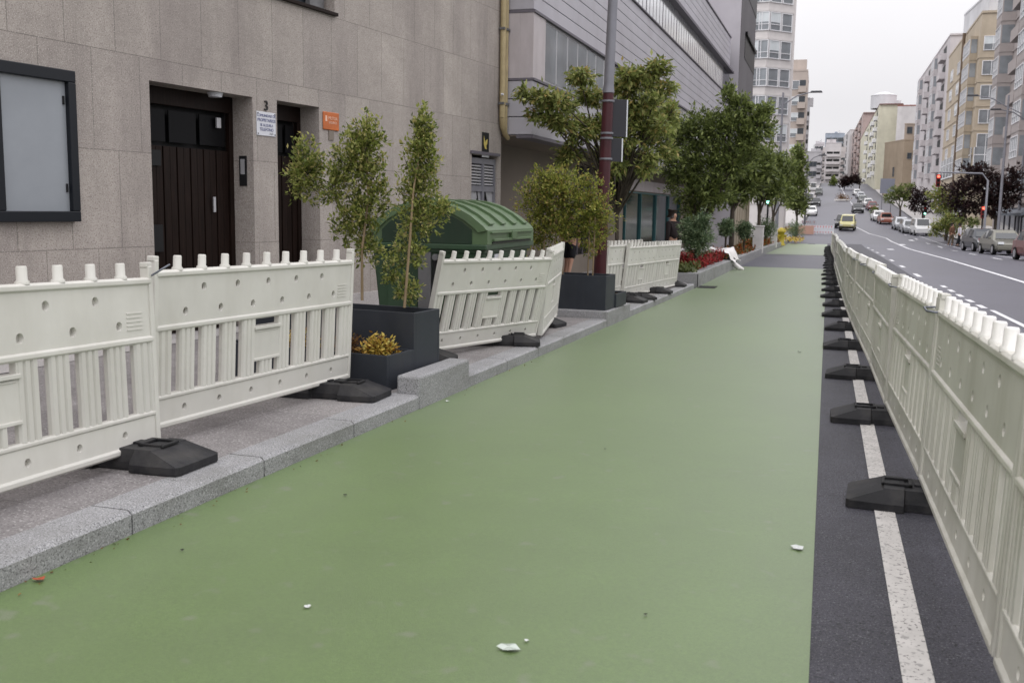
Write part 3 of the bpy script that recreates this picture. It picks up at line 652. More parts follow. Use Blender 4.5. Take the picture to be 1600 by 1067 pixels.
# windows upstairs
def upwin(u0, u1, z0, z1):
    f = MB()
    f.b2((u0, .20, z0), (u1, .28, z0+.07)); f.b2((u0, .20, z0+.07), (u0+.07, .28, z1)); f.b2((u1-.07, .20, z0+.07), (u1, .28, z1)); f.b2(((u0+u1)/2-.04, .2, z0+.07), ((u0+u1)/2+.04, .28, z1))
    w = f.build('window', M['steelgrey'], g1, .004)
    f = MB(); f.b2((u0+.07, .24, z0+.07), (u1-.07, .25, z1)); f.build('pane', M['glassgrey'], w)
    f = MB(); f.b2((u0-.03, -.05, z0-.045), (u1+.02, .2, z0-.002)); f.build('sill', M['doorwood'], w, .004)
    f = MB(); f.b2((u1-.38, .12, z0+.01), (u1-.07, .19, z1)); f.build('shutter', M['steelgrey'], w)
upwin(2.55, 4.42, 3.98, 6.2); upwin(-1.2, .9, 4.6, 6.2)

def local_box(nm, root, a, b, mat, bev=0): f = MB(); f.b2(a, b); return f.build(nm, mat, root, bev)
WROT = math.atan2(math.cos(WT), math.sin(WT))
def on_wall(name, label, cat, u, z, out=0.0, group=None):
    p = g1.matrix_world @ Vector((u, -out, z)); return thing(name, label, cat, p, WROT, group)
bpy.context.view_layer.update()
def text(parent, s, x, z, size, mat, y=-.004, name='lettering', align='CENTER', ext=.001, bold=0.):
    c = bpy.data.curves.new(name, 'FONT'); c.body = s; c.size = size; c.align_x = align; c.extrude = ext; c.offset = bold
    o = bpy.data.objects.new(name, c); COL.objects.link(o); o.location = (x, y, z); o.rotation_euler = (R(90), 0, 0); c.materials.append(mat)
    bpy.context.view_layer.update(); me = bpy.data.meshes.new_from_object(o.evaluated_get(bpy.context.evaluated_depsgraph_get())); m2 = bpy.data.objects.new(name, me); COL.objects.link(m2); m2.location = o.location; m2.rotation_euler = o.rotation_euler; bpy.data.objects.remove(o); bpy.data.curves.remove(c); m2.name = name; m2.parent = parent; return m2
nc = on_wall('notice_case', 'empty glazed notice case with a thick black frame on the granite wall', 'notice case', -.42, 1.25)
f = MB(); w, h = .455, 1.42
f.b2((-w, -.09, 0), (w, 0, .10)); f.b2((-w, -.09, h-.11), (w, 0, h)); f.b2((-w, -.09, .10), (-w+.09, 0, h-.11)); f.b2((w-.09, -.09, .10), (w, 0, h-.11)); f.build('frame', M['framedark'], nc, .008)
local_box('backing', nc, (-w+.09, -.04, .10), (w-.09, -.03, h-.11), M['caseglass'])
for zz in (.28, 1.10): local_box('catch', nc, (w-.125, -.055, zz), (w-.11, -.03, zz+.08), M['black'])
sg = on_wall('notice_sign', 'small white enamel notice with blue lettering beside the doorway, below the number', 'sign', 2.95, 2.27)
local_box('plate', sg, (-.18, -.012, 0), (.18, -.002, .285), M['whitesign'], .004)
for s_, z_, k in (('COMUNIDAD DE', .225, .046), ('PROPIETARIOS', .168, .052), ('SE ALQUILA', .112, .046), ('TELEFONO', .058, .052)): text(sg, s_, 0, z_, k, M['blueink'], -.014)
text(sg, '3 y 5', .09, .018, .035, M['blackink'], -.014)
for sx_ in (-.16, .16):
    for zz in (.02, .265): f = MB(); f.tube([(sx_, -.018, zz), (sx_, -.01, zz)], .008, 8); f.build('screw', M['black'], sg)
n3 = text(None, '3', 0, 0, .17, M['blackink'], name='house_number', ext=.006)
n3.location = g1.matrix_world @ Vector((2.95, -.012, 2.575)); n3.rotation_euler = (R(90), 0, WROT); tag(n3, 'black house number on the granite pier between the doorways', 'house number')
og = on_wall('plaque', 'orange enamel plaque with pale lettering right of the narrow doorway', 'plaque', 4.30, 2.44)
local_box('plate', og, (-.18, -.02, 0), (.18, -.002, .235), M['orange'], .012)
text(og, 'MUTUA', .03, .135, .06, M['paleink'], -.022); text(og, 'SEGUROS', .03, .085, .045, M['paleink'], -.022); local_box('emblem', og, (-.14, -.024, .11), (-.105, -.019, .185), M['paleink'])
local_box('bracket', og, (-.05, -.015, -.13), (.06, -.002, -.004), M['beige'])
po = on_wall('poster', 'small black poster with a yellow shape above the grey service door', 'poster', 8.97, 2.37)
local_box('sheet', po, (-.135, -.006, .03), (.135, -.001, .38), M['black']); local_box('white_strip', po, (-.135, -.006, -.05), (.135, -.001, .028), M['whitesign'])
f = MB(); f.ext([(-.07, .32), (-.02, .20), (.0, .24), (.07, .27), (.06, .19), (.02, .15), (.04, .09), (-.03, .10), (-.07, .17)], .004, 'y', (0, -.010, 0)); f.build('yellow_figure', mk('poster_yellow', (.55, .44, .12), .5), po)
# drainpipe at the corner
dp = thing('drainpipe', 'ochre painted drainpipe at the corner of the granite building', 'drainpipe', g1.matrix_world @ Vector((9.50, -.07, 0)), WROT)
f = MB(); f.tube([(0, 0, 3.05), (0, 0, 14)], .055, 10); f.tube([(0.13, .0, 2.78), (0.13, .0, 14)], .04, 10); f.tube([(0, 0, 3.05), (.03, 0, 2.9), (.14, .0, 2.76), (.26, .0, 2.70)], [.055, .055, .05, .04], 10); f.build('pipe', M['pipe'], dp)
f = MB()
for zz in (3.3, 4.6, 5.9): f.box((.06, 0, zz), (.26, .10, .04))
f.build('bracket', M['steelgrey'], dp); f = MB(); f.tube([(-.09, -.02, 3.45), (-.09, -.06, 3.45)], .02, 8); f.build('tap', M['whitesign'], dp)

# ------------------------------------------------------------ grey clad building
B2A = math.atan2(1, .014)
g2 = thing('clad_building', 'long grey metal-clad building with ribbon windows overhanging the pavement', 'building', (-5.2, 17.62, 0), B2A)
LB = 30.8
def bx(nm, a, b, mat, parent=g2, bev=0): f = MB(); f.b2(a, b); return f.build(nm, mat, parent, bev)
f = MB()
def cladband(f, z0, z1, n, depth=.0):
    h = (z1-z0)/n
    for k in range(n):
        f.b2((0, depth, z0+k*h+.008), (LB, depth+.3, z0+(k+1)*h-.008)); f.b2((-.02, depth, z0+k*h+.008), (0, 6, z0+(k+1)*h-.008))
cladband(f, 2.76, 3.72, 3); cladband(f, 4.95, 6.73, 7); cladband(f, 7.86, 9.36, 6)
f.build('cladding', M['clad'], g2, .004)
bx('joint_backing', (.03, .03, 2.74), (LB-.02, 6, 9.3), M['cladjoint'])
f = MB(); f.b2((-.03, -.03, 3.72), (LB, .3, 3.765)); f.b2((-.03, -.03, 4.90), (LB, .3, 4.95)); f.b2((-.03, .3, 3.72), (.02, 6, 3.765)); f.b2((-.03, .3, 4.90), (.02, 6, 4.95)); f.b2((-.02, -.05, 6.73), (LB, .2, 6.77)); f.b2((-.02, -.22, 7.76), (LB, .2, 7.86)); f.b2((-.03, -.04, 9.36), (LB, .3, 9.42)); f.b2((-.02, -.02, 2.70), (LB, .3, 2.76))
f.build('trim', M['cladjoint'], g2, .003)
f = MB(); f.b2((-.018, .0, 3.765), (.74, .25, 4.90)); f.b2((-.022, .25, 3.765), (.02, 6, 4.90)); f.build('corner_panel', M['cladpink'], g2, .004)
for k in range(9):
    a = .74+k*3.2; n = 4; w = 3.2/n
    fr = MB(); fr.b2((a, .03, 3.765), (a+3.2, .10, 3.83)); fr.b2((a, .03, 4.84), (a+3.2, .10, 4.90))
    for i in range(n): fr.b2((a+i*w, .02, 3.83), (a+i*w+.05, .10, 4.84))
    wn = fr.build('window', M['alu'], g2); pn = MB(); pn.b2((a+.04, .0265, 3.82), (a+3.2, .029, 4.85)); pn.build('pane', M['glassmid'], wn)
for k in range(12):
    a = k*LB/12; n = 5; w = LB/12/n
    fr = MB()
    for i in range(n): fr.b2((a+i*w, -.004, 6.77), (a+i*w+(.09 if i == 0 else .04), .12, 7.76))
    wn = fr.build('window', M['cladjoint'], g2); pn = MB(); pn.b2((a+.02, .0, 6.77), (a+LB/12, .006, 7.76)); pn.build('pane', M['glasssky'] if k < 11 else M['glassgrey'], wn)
bx('soffit', (.0, .3, 2.735), (LB, 6, 2.755), M['beige'])
f = MB(); wall_open(f, -.6, LB, -1.6, 2.74, [(8.3, 10.2, .2, 2.6), (14.4, 26.5, -.35, 2.05)], .25, 1.35); f.build('ground_floor_wall', M['beige'], g2)
bx('side_return', (-.05, 1.0, -1.6), (.25, 1.35, 2.74), M['cladpink'])
f = MB(); f.b2((8.3, 1.45, .2), (10.2, 1.5, 2.6)); wn = f.build('shop_window', M['doorglass'], g2)
f = MB()
for a in (8.3, 8.9, 9.5, 10.15): f.b2((a, 1.42, .2), (a+.05, 1.48, 2.6))
f.build('mullion', M['cladjoint'], wn)
f = MB(); f.b2((14.4, 1.45, -.35), (26.5, 1.5, 2.05)); wn = f.build('shop_window', mk('teal_shop_glass', (.008, .026, .029), .10, .25), g2)
f = MB()
for a in (14.4, 14.95, 17.6, 20.6, 23.5, 26.44): f.b2((a, 1.38, -.35), (a+.07, 1.46, 2.05))
f.b2((14.4, 1.38, 2.0), (26.5, 1.46, 2.07)); f.b2((14.4, 1.38, -.4), (26.5, 1.46, -.3)); f.build('mullion', M['teal'], wn)
bx('shop_fascia', (14.2, 1.28, 2.08), (26.7, 1.34, 2.45), M['cladpink'])
f = MB(); f.tube([(6.2, 1.2, 2.62), (6.2, 1.2, 2.50), (6.3, 1.05, 2.46)], [.03, .03, .07], 8); f.build('wall_lamp', M['black'], g2)
bx('roof', (0, .3, 9.30), (LB, 6, 9.35), M['cladjoint'])
# dark tower block next door
g3 = thing('concrete_block', 'tall dark grey concrete block rising behind the metal-clad building', 'building', (-4.38, 49.0, 0), R(90))
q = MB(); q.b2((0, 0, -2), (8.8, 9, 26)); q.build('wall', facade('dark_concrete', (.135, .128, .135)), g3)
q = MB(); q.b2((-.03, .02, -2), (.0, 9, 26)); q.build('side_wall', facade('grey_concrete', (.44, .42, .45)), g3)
for z in (6.0, 9.0, 12, 15):
    q = MB(); q.b2((2.4, -.12, z+1.0), (8.8, .0, z+1.15)); q.b2((2.4, -.02, z-.1), (8.8, -.003, z+1.0)); q.build('window_band', M['doorglass'], g3)
q = MB(); q.b2((0.3, -.02, -1.2), (8.6, -.004, 2.1)); q.build('shopfront', facade('beige_shopfront', (.33, .29, .23)), g3)
q = MB()
for k in range(7): q.b2((.3+k*1.38, -.12, -1.2), (.55+k*1.38, -.02, 2.2))
q.build('pilasters', facade('beige_stone', (.40, .35, .28)), g3)
# ============================================================ STREET FURNITURE
pz = gz(16.2)+.12
ps = thing('lamp_post', 'tall lamp post, maroon below and grey above, behind the far planter', 'lamp post', (-3.58, 16.2, pz))
f = MB(); f.tube([(0, 0, -.05), (.03, 0, 1.5), (.073, 0, 3.50)], [.11, .10, .088], 16); f.tube([(0, 0, 0), (0, 0, .25)], [.15, .13], 16); f.build('lower_shaft', M['maroon'], ps)
f = MB(); f.tube([(.071, 0, 3.46), (.076, 0, 3.6), (.12, 0, 5.6), (.16, 0, 9)], [.10, .083, .075, .06], 16); f.build('upper_shaft', M['postgrey'], ps)
f = MB(); f.tube([(.16, 0, 8.9), (.5, 0, 9.2), (1.6, 0, 9.3)], [.05, .04, .04], 8); f.box((1.8, 0, 9.3), (.6, .25, .1)); f.build('lamp_arm', M['postgrey'], ps)
def signback(z0, z1, w, label, cx):
    t = thing('sign_panel', label, 'sign', (-3.58+cx, 16.25, pz+z0), R(38), 'sign backs on the lamp post')
    f = MB(); f.b2((0, -.012, 0), (w, .008, z1-z0)); f.build('panel', M['signback'], t, .004)
    f = MB(); f.b2((w-.015, -.02, 0), (w+.008, .02, z1-z0)); f.build('edge_fold', M['whitesign'], t, .004)
signback(2.77, 3.37, .32, 'larger grey back of a road sign, upper one on the maroon lamp post', .085)
signback(2.37, 2.75, .26, 'smaller grey back of a road sign, lower one on the maroon lamp post', .075)
for k, z in enumerate((3.33, 2.82, 2.74, 2.41)):
    f = MB(); f.tube([(.03+z*.012, 0, z-.015), (.03+z*.012, 0, z+.015)], .108, 16); f.build('band', M['postgrey'], ps)

# raised bed kerb, bedding plants
f = MB(); y = 24.3; i = 0
while y < 80:
    l = 1.5 if y < 45 else 3
    a, b = y+.006, y+l-.006
    f.loft([[(x, yy, gz(yy)+z) for x, z in ((-3.20, -.05), (-2.95, -.05), (-2.95, .33), (-2.97, .35), (-3.20, .35))] for yy in (a, b)][::-1]); y += l
struct(f.build('kerb_raised', M['granite']))
f = MB(); f.b2((-4.3, 24.22, gz(24)-.05), (-2.95, 24.48, gz(24)+.34)); f.build('kerb_end', M['granite'])['kind'] = 'structure'
strip('bed_soil', -4.3, -3.2, 24.4, 80, .27, M['soil'])
def bed_strip(name, label, y0, y1, n, per, size, mat, seed, h=.28, x0=-4.15, x1=-3.12):
    rs = np.random.RandomState(seed); t = thing(name, label, 'bedding plants', (-3.6, (y0+y1)/2, gz((y0+y1)/2)+.27))
    E = []
    for k in range(n):
        y = y0+(y1-y0)*rs.random(); x = x0+(x1-x0)*rs.random(); hh = h*(.6+.5*rs.random())*(.75+.25*math.sin(y*3.1+x*5))
        E.append((x+3.6, y-(y0+y1)/2, gz(y)-gz((y0+y1)/2)+hh))
    E = np.array(E); S = E-np.array([0, 0, .2])+rs.normal(0, .06, E.shape)
    np_mesh('leaves', twig_leaves(E, S, per, size, rs, .7, 0, .55, .45), 4, mat, t); return t
bed_strip('bedding_plants', 'low green leafy plants in the raised bed next to the pale barriers', 24.4, 25.9, 220, 7, .10, M['leafgrass'], 31, .32)
bed_strip('bedding_plants', 'bright red bedding plants at the near end of the raised kerb', 25.9, 32.6, 900, 10, .062, M['flowred'], 32, .42)
bed_strip('bedding_plants', 'orange and green bedding plants beyond the white sheet', 35.2, 47, 840, 6, .11, M['floworange'], 33, .22)
bed_strip('bedding_plants', 'orange bedding plants between the white stone blocks', 50.5, 62, 420, 6, .14, M['floworange'], 34, .40)
bed_strip('bedding_plants', 'dark rust bedding plants before the yellow hydrant', 63, 73, 250, 6, .15, M['flowrust'], 35, .35)
t = thing('plastic_sheet', 'crumpled white plastic sheet draped over the raised kerb beside the red plants', 'sheet', (-3.2, 34.0, gz(34)+.3))
f = MB(); rs = random.Random(4); nx, ny = 16, 18; vs = []
for j in range(ny+1):
    for i in range(nx+1):
        u, v = i/nx, j/ny; x = -1.5+u*1.95; yy = -1.3+v*2.6
        z = .33+.07*math.sin(u*9+v*5)*math.cos(v*7-u*3)+rs.uniform(-.04, .04); x += .14*math.sin(v*9)+rs.uniform(-.04, .04); yy += .16*math.sin(u*8+1)
        if x > .18: z -= min((x-.18)*1.6, .30)
        vs.append((x if x < .18 else .18+(x-.18)*.55+.02*math.sin(v*20), yy*(1-.25*abs(u-.5)), z))
f.add(vs, [(j*(nx+1)+i, j*(nx+1)+i+1, (j+1)*(nx+1)+i+1, (j+1)*(nx+1)+i) for j in range(ny) for i in range(nx)], True); f.build('sheet', M['sheet'], t)
f = MB(); f.tube([(.12, -.1, .12), (.30, -.25, -.10), (.5, -.35, -.24), (.62, -.38, -.27)], [.06, .09, .09, .05], 8); f.build('rolled_end', M['sheet'], t)

def ball_shrub(x, y, z, r, trunk, label, seed, n=420, mat='leafball', loose=False):
    t = thing('clipped_shrub', label, 'shrub', (x, y, z)); q = MB(); q.tube([(0, 0, -.1), (.01, 0, trunk+.2)], [.04, .035], 7); q.build('trunk', M['bark'], t)
    bl = [((0, 0, trunk+r*.9), (r, r, r), n)]
    if loose: bl += [((.15, 0, trunk+r*1.75), (r*.5, r*.5, r*.6), n//5), ((-.2, .1, trunk+r*1.5), (r*.6, r*.6, r*.5), n//5)]
    foliage('crown', t, M[mat], bl, 8, .085 if n > 300 else .12, seed, spread=.8, width=.3 if loose else .42); return t
p = at(1086, 410, 26.6); ball_shrub(p.x, 26.6, gz(26.6)+.27, .47, .48, 'loose round shrub on a stem behind the red bedding plants', 41, 620, loose=True)
p = at(1133, 390, 36); ball_shrub(p.x, 36, gz(36)+.27, .27, .86, 'small clipped ball shrub on a thin trunk, left one of two above the orange plants', 42)
p = at(1162, 385, 41); ball_shrub(p.x, 41, gz(41)+.27, .33, .70, 'small clipped ball shrub, right one of two above the orange plants', 43)
p = at(1196, 375, 57); ball_shrub(p.x, 57, gz(57)+.25, .62, .45, 'dark clipped shrub between two white stone blocks', 44)
p = at(1242, 370, 84); ball_shrub(p.x, 84, gz(84)+.15, .80, .15, 'low grey-green shrub right of the yellow hydrant', 45)
for (x0, y0, Y, w, h, lab) in ((1184, 384, 49.2, .48, 1.25, 'white stone block at the end of the orange bed, nearer one'), (1207, 380, 62, .5, 1.1, 'white stone block beside the yellow hydrant, farther one')):
    p = at(x0, y0, Y); t = thing('stone_block', lab, 'stone block', (p.x, Y, gz(Y)+.12), 0, 'white stone blocks in the bed')
    f = MB(); f.box((0, 0, h/2), (w, .5, h)); f.build('shaft', M['whitestone'], t, .02); f = MB(); f.box((0, 0, h+.03), (w+.06, .56, .06)); f.build('cap', M['whitestone'], t, .01)
p = at(1220, 380, 70); t = thing('hydrant', 'yellow fire hydrant column by the raised kerb', 'hydrant', (p.x, 70, gz(70)+.12))
f = MB(); f.lathe([(.30, 0), (.30, .08), (.22, .12), (.22, .85), (.30, .88), (.30, .95), (.24, 1.05), (.16, 1.15), (.06, 1.2), (0, 1.22)], n=14); f.build('body', M['yellow'], t)
f = MB()
for a in (0, 2.1, 4.2): f.tube([(.2*math.cos(a), .2*math.sin(a), .65), (.36*math.cos(a), .36*math.sin(a), .65)], .08, 10)
f.build('outlet', M['yellow'], t)
bed_strip('bedding_plants', 'pale yellow flowering plants right of the hydrant', 76, 84, 90, 6, .12, M['flowyellow'], 36, .25, -3.3, -1.8)
bed_strip('bedding_plants', 'yellow plants at the foot of the far red and white fence', 112, 118, 90, 6, .2, M['flowyellow'], 37, .3, -4.6, -1.9)
# drain gratings, litter
def grating(x, y, w, l, label):
    t = thing('drain_grating', label, 'drain grating', (x, y, gz(y)+.0095), 0, 'drain gratings in the green lane'); f = MB(); f.b2((-w/2, -l/2, 0), (w/2, l/2, .004)); f.build('frame', M['black'], t)
    f = MB()
    for k in range(6): f.b2((-w/2+.03+k*(w-.06)/5-.015, -l/2+.03, .0045), (-w/2+.03+k*(w-.06)/5+.015, l/2-.03, .010))
    f.build('bars', M['rubber'], t)
rk = np.random.RandomState(17); nk = 150; yk = 2.2+rk.random(nk)**1.5*20; xk = -2.945+np.abs(rk.normal(0, .05, nk)); ck = np.stack([xk, yk, np.array([gz(v)+.012 for v in yk])], 1)
o = np_mesh('leaf_litter', leaves(ck, rk.normal(0, 1, (nk, 3))*np.array([1, 1, .1]), .016, rk, .6, .1), 4, M['flowrust']); tag(o, 'scatter of tiny dry leaf bits along the foot of the kerb', 'leaf litter', kind='stuff')
grating(-2.72, 24.5, .42, .75, 'dark drain grating in the green lane beside the raised kerb end')
grating(-2.45, 81.3, .5, .9, 'dark grating at the far end of the green lane, left one'); grating(-1.15, 81.3, .55, .9, 'dark grating at the far end of the green lane, right one')
def scrap(name, label, cat, x, y, r, mat, seed, dz=.011, n=9):
    g = random.Random(seed); f = MB(); ring = [(r*(.6+.6*g.random())*math.cos(2*PI*k/n), r*(.5+.5*g.random())*math.sin(2*PI*k/n), .004+g.random()*r*.35) for k in range(n)]
    r *= .8; f.add([(0, 0, r*.35)]+ring, [(0, k+1, (k+1) % n+1) for k in range(n)], False); o = f.build(name, mat); o.location = (x, y, gz(y)+dz); return tag(o, label, cat)
scrap('paper_scrap', 'crumpled white scrap on the dark asphalt near the green edge', 'litter', -.05, 4.56, .035, M['litter'], 1)
scrap('plastic_scrap', 'clear crumpled plastic scrap in the middle foreground of the green lane', 'litter', -.96, 3.08, .036, mk('clear_scrap', (.42, .47, .42), .2, .6), 2)
scrap('paper_scrap', 'tiny white paper scrap right of the clear plastic scrap', 'litter', -.92, 3.16, .010, M['litter'], 3)
scrap('dry_leaf', 'reddish dry leaf at the foot of the kerb', 'leaf', -2.90, 3.05, .028, M['rust'], 4)
scrap('paper_scrap', 'thin white paper scrap lying on the green lane left of centre', 'litter', -1.78, 3.17, .014, M['litter'], 5)
scrap('paper_scrap', 'white scrap by the corner of the granite block', 'litter', -2.86, 7.40, .02, M['litter'], 6)
scrap('paper_scrap', 'small dark scrap far along the right edge of the green lane', 'litter', -.24, 12.14, .03, M['grit'], 7)
for k, (x, y) in enumerate(((-2.6, 3.55), (-.57, 3.54), (-2.35, 4.6), (-1.3, 6.2))): tag(scrap('pebble', '', 'pebble', x, y, .010, M['grit'], 20+k), ('dark pebble on the green lane below the first rubber foot', 'dark pebble near the middle of the green lane foreground', 'dark pebble near the kerb joint', 'dark pebble in the centre of the green lane')[k], 'pebble')

# ============================================================ TREES
def tree(name, label, base, blobs, mat, size, per, seed, trunk_r=.09, fork=1.4, group=None, droop=.3, width=.42, spread=.5, twigr=.012, every=6):
    """blobs in real metres round the base; limbs run from the fork to each clump"""
    t = thing(name, label, 'tree', base, 0, group); q = MB(); g = random.Random(seed)
    q.tube([(0, 0, -.2), (.02, 0, fork*.5), (0, 0, fork)], [trunk_r*1.2, trunk_r, trunk_r*.85], 9)
    for c, r, n in blobs:
        c = Vector(c); m = c*.5+Vector((0, 0, fork*.5))+Vector((g.uniform(-.1, .1), g.uniform(-.1, .1), .1*c.length*g.random()))
        q.tube([(0, 0, fork*.9), m, c, c+(c-m)*.15], [trunk_r*.6, trunk_r*.4, trunk_r*.22, trunk_r*.08], 6)
    q.build('trunk', M['bark'], t)
    o, tw = foliage('crown', t, M[mat], blobs, per, size, seed, None, width, droop, spread)
    if every: twigs_mesh('twigs', t, tw, every, twigr, M['bark'])
    return t
def px_blobs(base, Y, L, dep=.8):
    out = []
    for x, y, rx, ry, n, *dy in L:
        c = at(x, y, Y+(dy[0] if dy else 0))-Vector(base); s = Y/F*.98; out.append(((c.x, c.y, c.z), (rx*s, max(rx, ry)*s*dep, ry*s), n))
    return out
b = (-3.80, 18.6, gz(18.6)+.12)
gt = random.Random(77); extra = []
while len(extra) < 34:
    u_, v_ = gt.uniform(-1, 1), gt.uniform(-1, 1)
    if u_*u_+v_*v_ < 1: extra.append((965+u_*92, 195+v_*92, gt.uniform(13, 22), gt.uniform(10, 16), 17, gt.uniform(-.5, .9)))
tree('street_tree', 'spreading street tree with arching sprays behind the maroon lamp post', b, px_blobs(b, 18.0, [
    (825, 146, 20, 8, 26, -1.5), (848, 152, 22, 10, 34, -1.4), (875, 160, 26, 13, 44, -1.2), (838, 178, 16, 8, 18, -1.3), (862, 186, 20, 9, 30, -1.2), (880, 190, 26, 14, 34, -1), (905, 118, 26, 13, 45, -.5), (925, 150, 26, 16, 54), (905, 205, 30, 16, 48, -.5), (975, 138, 26, 14, 54), (1000, 118, 22, 11, 45), (1028, 104, 18, 9, 40),
    (1036, 140, 16, 12, 32), (985, 175, 34, 18, 75), (935, 200, 30, 18, 59), (1012, 205, 30, 20, 67, .6), (955, 240, 34, 20, 67, .6), (1000, 255, 38, 20, 64, .8), (1040, 185, 20, 22, 54, .8), (890, 235, 26, 14, 32, -.3)]+extra), 'leaftree', .10, 13, 51, .04, 1.7, 'trees along the left kerb', droop=.5, width=.40)
b = (-3.55, 29.3, gz(29.3)+.2)
tree('street_tree', 'dense vase-shaped street tree above the loose round shrub', b, px_blobs(b, 29.3, [
    (1060, 215, 36, 34, 120), (1095, 200, 44, 34, 150), (1140, 195, 40, 30, 130), (1185, 195, 28, 22, 90), (1155, 165, 26, 20, 60), (1190, 175, 18, 16, 40), (1138, 150, 10, 22, 26), (1060, 260, 40, 34, 130), (1105, 255, 46, 40, 170), (1150, 245, 40, 36, 120),
    (1085, 300, 42, 34, 130), (1120, 300, 36, 30, 90), (1085, 335, 26, 18, 40), (1165, 215, 34, 26, 80)]), 'leafdark', .125, 17, 52, .045, .9, 'trees along the left kerb', droop=.1, width=.38)
for k, (px, Y, L, lab) in enumerate((
    (1142, 42, [(1150, 260, 26, 30, 90), (1175, 280, 24, 30, 80), (1140, 300, 26, 24, 60), (1165, 240, 20, 20, 50), (1190, 255, 20, 24, 50)], 'slim street tree right behind the dense vase-shaped one'),
    (1184, 55, [(1190, 270, 22, 26, 80), (1205, 250, 20, 18, 60), (1180, 295, 24, 22, 60), (1210, 290, 18, 24, 60)], 'street tree with a dark trunk above the left white stone block'),
    (1206, 68, [(1215, 275, 18, 24, 70), (1230, 260, 16, 20, 50), (1205, 300, 16, 18, 50), (1228, 300, 16, 18, 50)], 'street tree beyond the green traffic light'),
    (1243, 92, [(1245, 240, 9, 14, 34), (1246, 262, 15, 16, 70), (1246, 285, 18, 18, 80), (1243, 310, 20, 16, 70), (1250, 325, 12, 12, 30), (1232, 290, 10, 16, 30)], 'pointed dark tree farthest along the left kerb'))):
    p = at(px, 380, Y); b = (p.x, Y, gz(Y)+.12)
    tree('street_tree', lab, b, px_blobs(b, Y, L), 'leafdark', .24 if k < 3 else .36, 14, 60+k, .10, 2.0, 'trees along the left kerb', width=.4, every=0, droop=.1)
for k, (px, py, Y, mat, L, lab, gp) in enumerate((
    (1553, 385, 88, 'leafplum', [(1500, 300, 26, 22, 80), (1540, 290, 30, 24, 100), (1575, 300, 24, 22, 80), (1520, 270, 22, 16, 60), (1550, 320, 26, 18, 70), (1515, 325, 24, 14, 50), (1585, 280, 14, 20, 40)], 'large purple-leaved tree in front of the grey balcony building', 0),
    (1478, 372, 102, 'leaftree', [(1468, 305, 16, 14, 50), (1490, 312, 18, 14, 50), (1475, 325, 18, 12, 40)], 'pale green tree beside the red traffic light', 0),
    (1440, 362, 125, 'leafplum', [(1438, 305, 14, 12, 50), (1446, 318, 14, 14, 50), (1430, 318, 10, 12, 36)], 'dark purple tree above the white van', 0),
    (1405, 352, 145, 'leafdark', [(1402, 300, 14, 10, 50), (1415, 306, 12, 12, 50), (1392, 308, 10, 10, 36), (1420, 295, 8, 8, 24)], 'dark green tree farther along the right kerb', 0),
    (1342, 305, 300, 'leafplum', [(1325, 282, 8, 6, 40), (1335, 280, 8, 7, 40), (1318, 285, 6, 5, 30)], 'distant purple tree near the crest of the street', 0),
    (1303, 290, 330, 'leafdark', [(1303, 284, 5, 7, 40)], 'distant dark tree by the white building at the crest', 0))):
    p = at(px, py, Y); b = (p.x, Y, gz(Y)+.1)
    tree('street_tree', lab, b, px_blobs(b, Y, L), mat, .3 if Y < 150 else .7, 13, 80+k, .13, 2.2, 'trees along the right kerb', width=.45, every=0, droop=.1)
def hedge(px, py, Y, L, mat, label, seed, size=.22):
    p = at(px, py, Y); t = thing('shrub', label, 'shrub', (p.x, Y, gz(Y)+.1)); b = t.location
    o, tw = foliage('leaves', t, M[mat], px_blobs(b, Y, L), 8, size, seed, spread=.9)
    twigs_mesh('stems', t, [(np.zeros((5, 3)), tw[0][1][:5])], 1, .03, M['bark'])
hedge(1480, 376, 96, [(1475, 352, 16, 12, 110), (1492, 356, 14, 12, 90), (1462, 358, 10, 10, 60), (1485, 340, 12, 8, 50)], 'leaftree', 'broad green shrub between the white van and the dark estate car', 91)
hedge(1508, 365, 100, [(1500, 342, 10, 8, 60), (1520, 348, 10, 8, 60)], 'leafdark', 'dark green shrub behind the parked estate car', 92)
hedge(1375, 340, 170, [(1366, 330, 5, 8, 60), (1372, 338, 6, 5, 50)], 'leafdark', 'narrow dark shrub on the far right pavement', 93, .3)

# ============================================================ FAR BUILDINGS
WINDOW_CACHE = {}
def window_mesh(w, h, style):
    key = (round(w, 2), round(h, 2), style)
    if key in WINDOW_CACHE: return WINDOW_CACHE[key]
    f = MB(); fm = {'white': M['whiteframe'], 'grey': M['alu'], 'dark': M['steelgrey'], 'blind': M['whiteframe']}[style]
    f.m = 0; t = .08
    f.b2((-w/2, -.10, 0), (w/2, .02, t)); f.b2((-w/2, -.10, h-t), (w/2, .02, h)); f.b2((-w/2, -.10, t), (-w/2+t, .02, h-t)); f.b2((w/2-t, -.10, t), (w/2, .02, h-t))
    n = max(1, int(round(w/1.0)))
    for i in range(1, n): x = -w/2+i*w/n; f.b2((x-.035, -.09, t), (x+.035, .02, h-t))
    if h > 1.8: f.b2((-w/2+t, -.085, h*.32), (w/2-t, .02, h*.32+.06))
    f.m = 1; f.b2((-w/2+t*.9, -.03, t*.9), (w/2-t*.9, .015, h-t*.9))
    if style == 'blind': f.m = 2; f.b2((-w/2+t, -.06, h*.45), (w/2-t, -.031, h-t))
    me_o = f.build('window', [fm, M['glassgrey'] if style == 'dark' else M['glassmid'], M['glasspale']]); WINDOW_CACHE[key] = me_o.data; bpy.data.objects.remove(me_o); return WINDOW_CACHE[key]
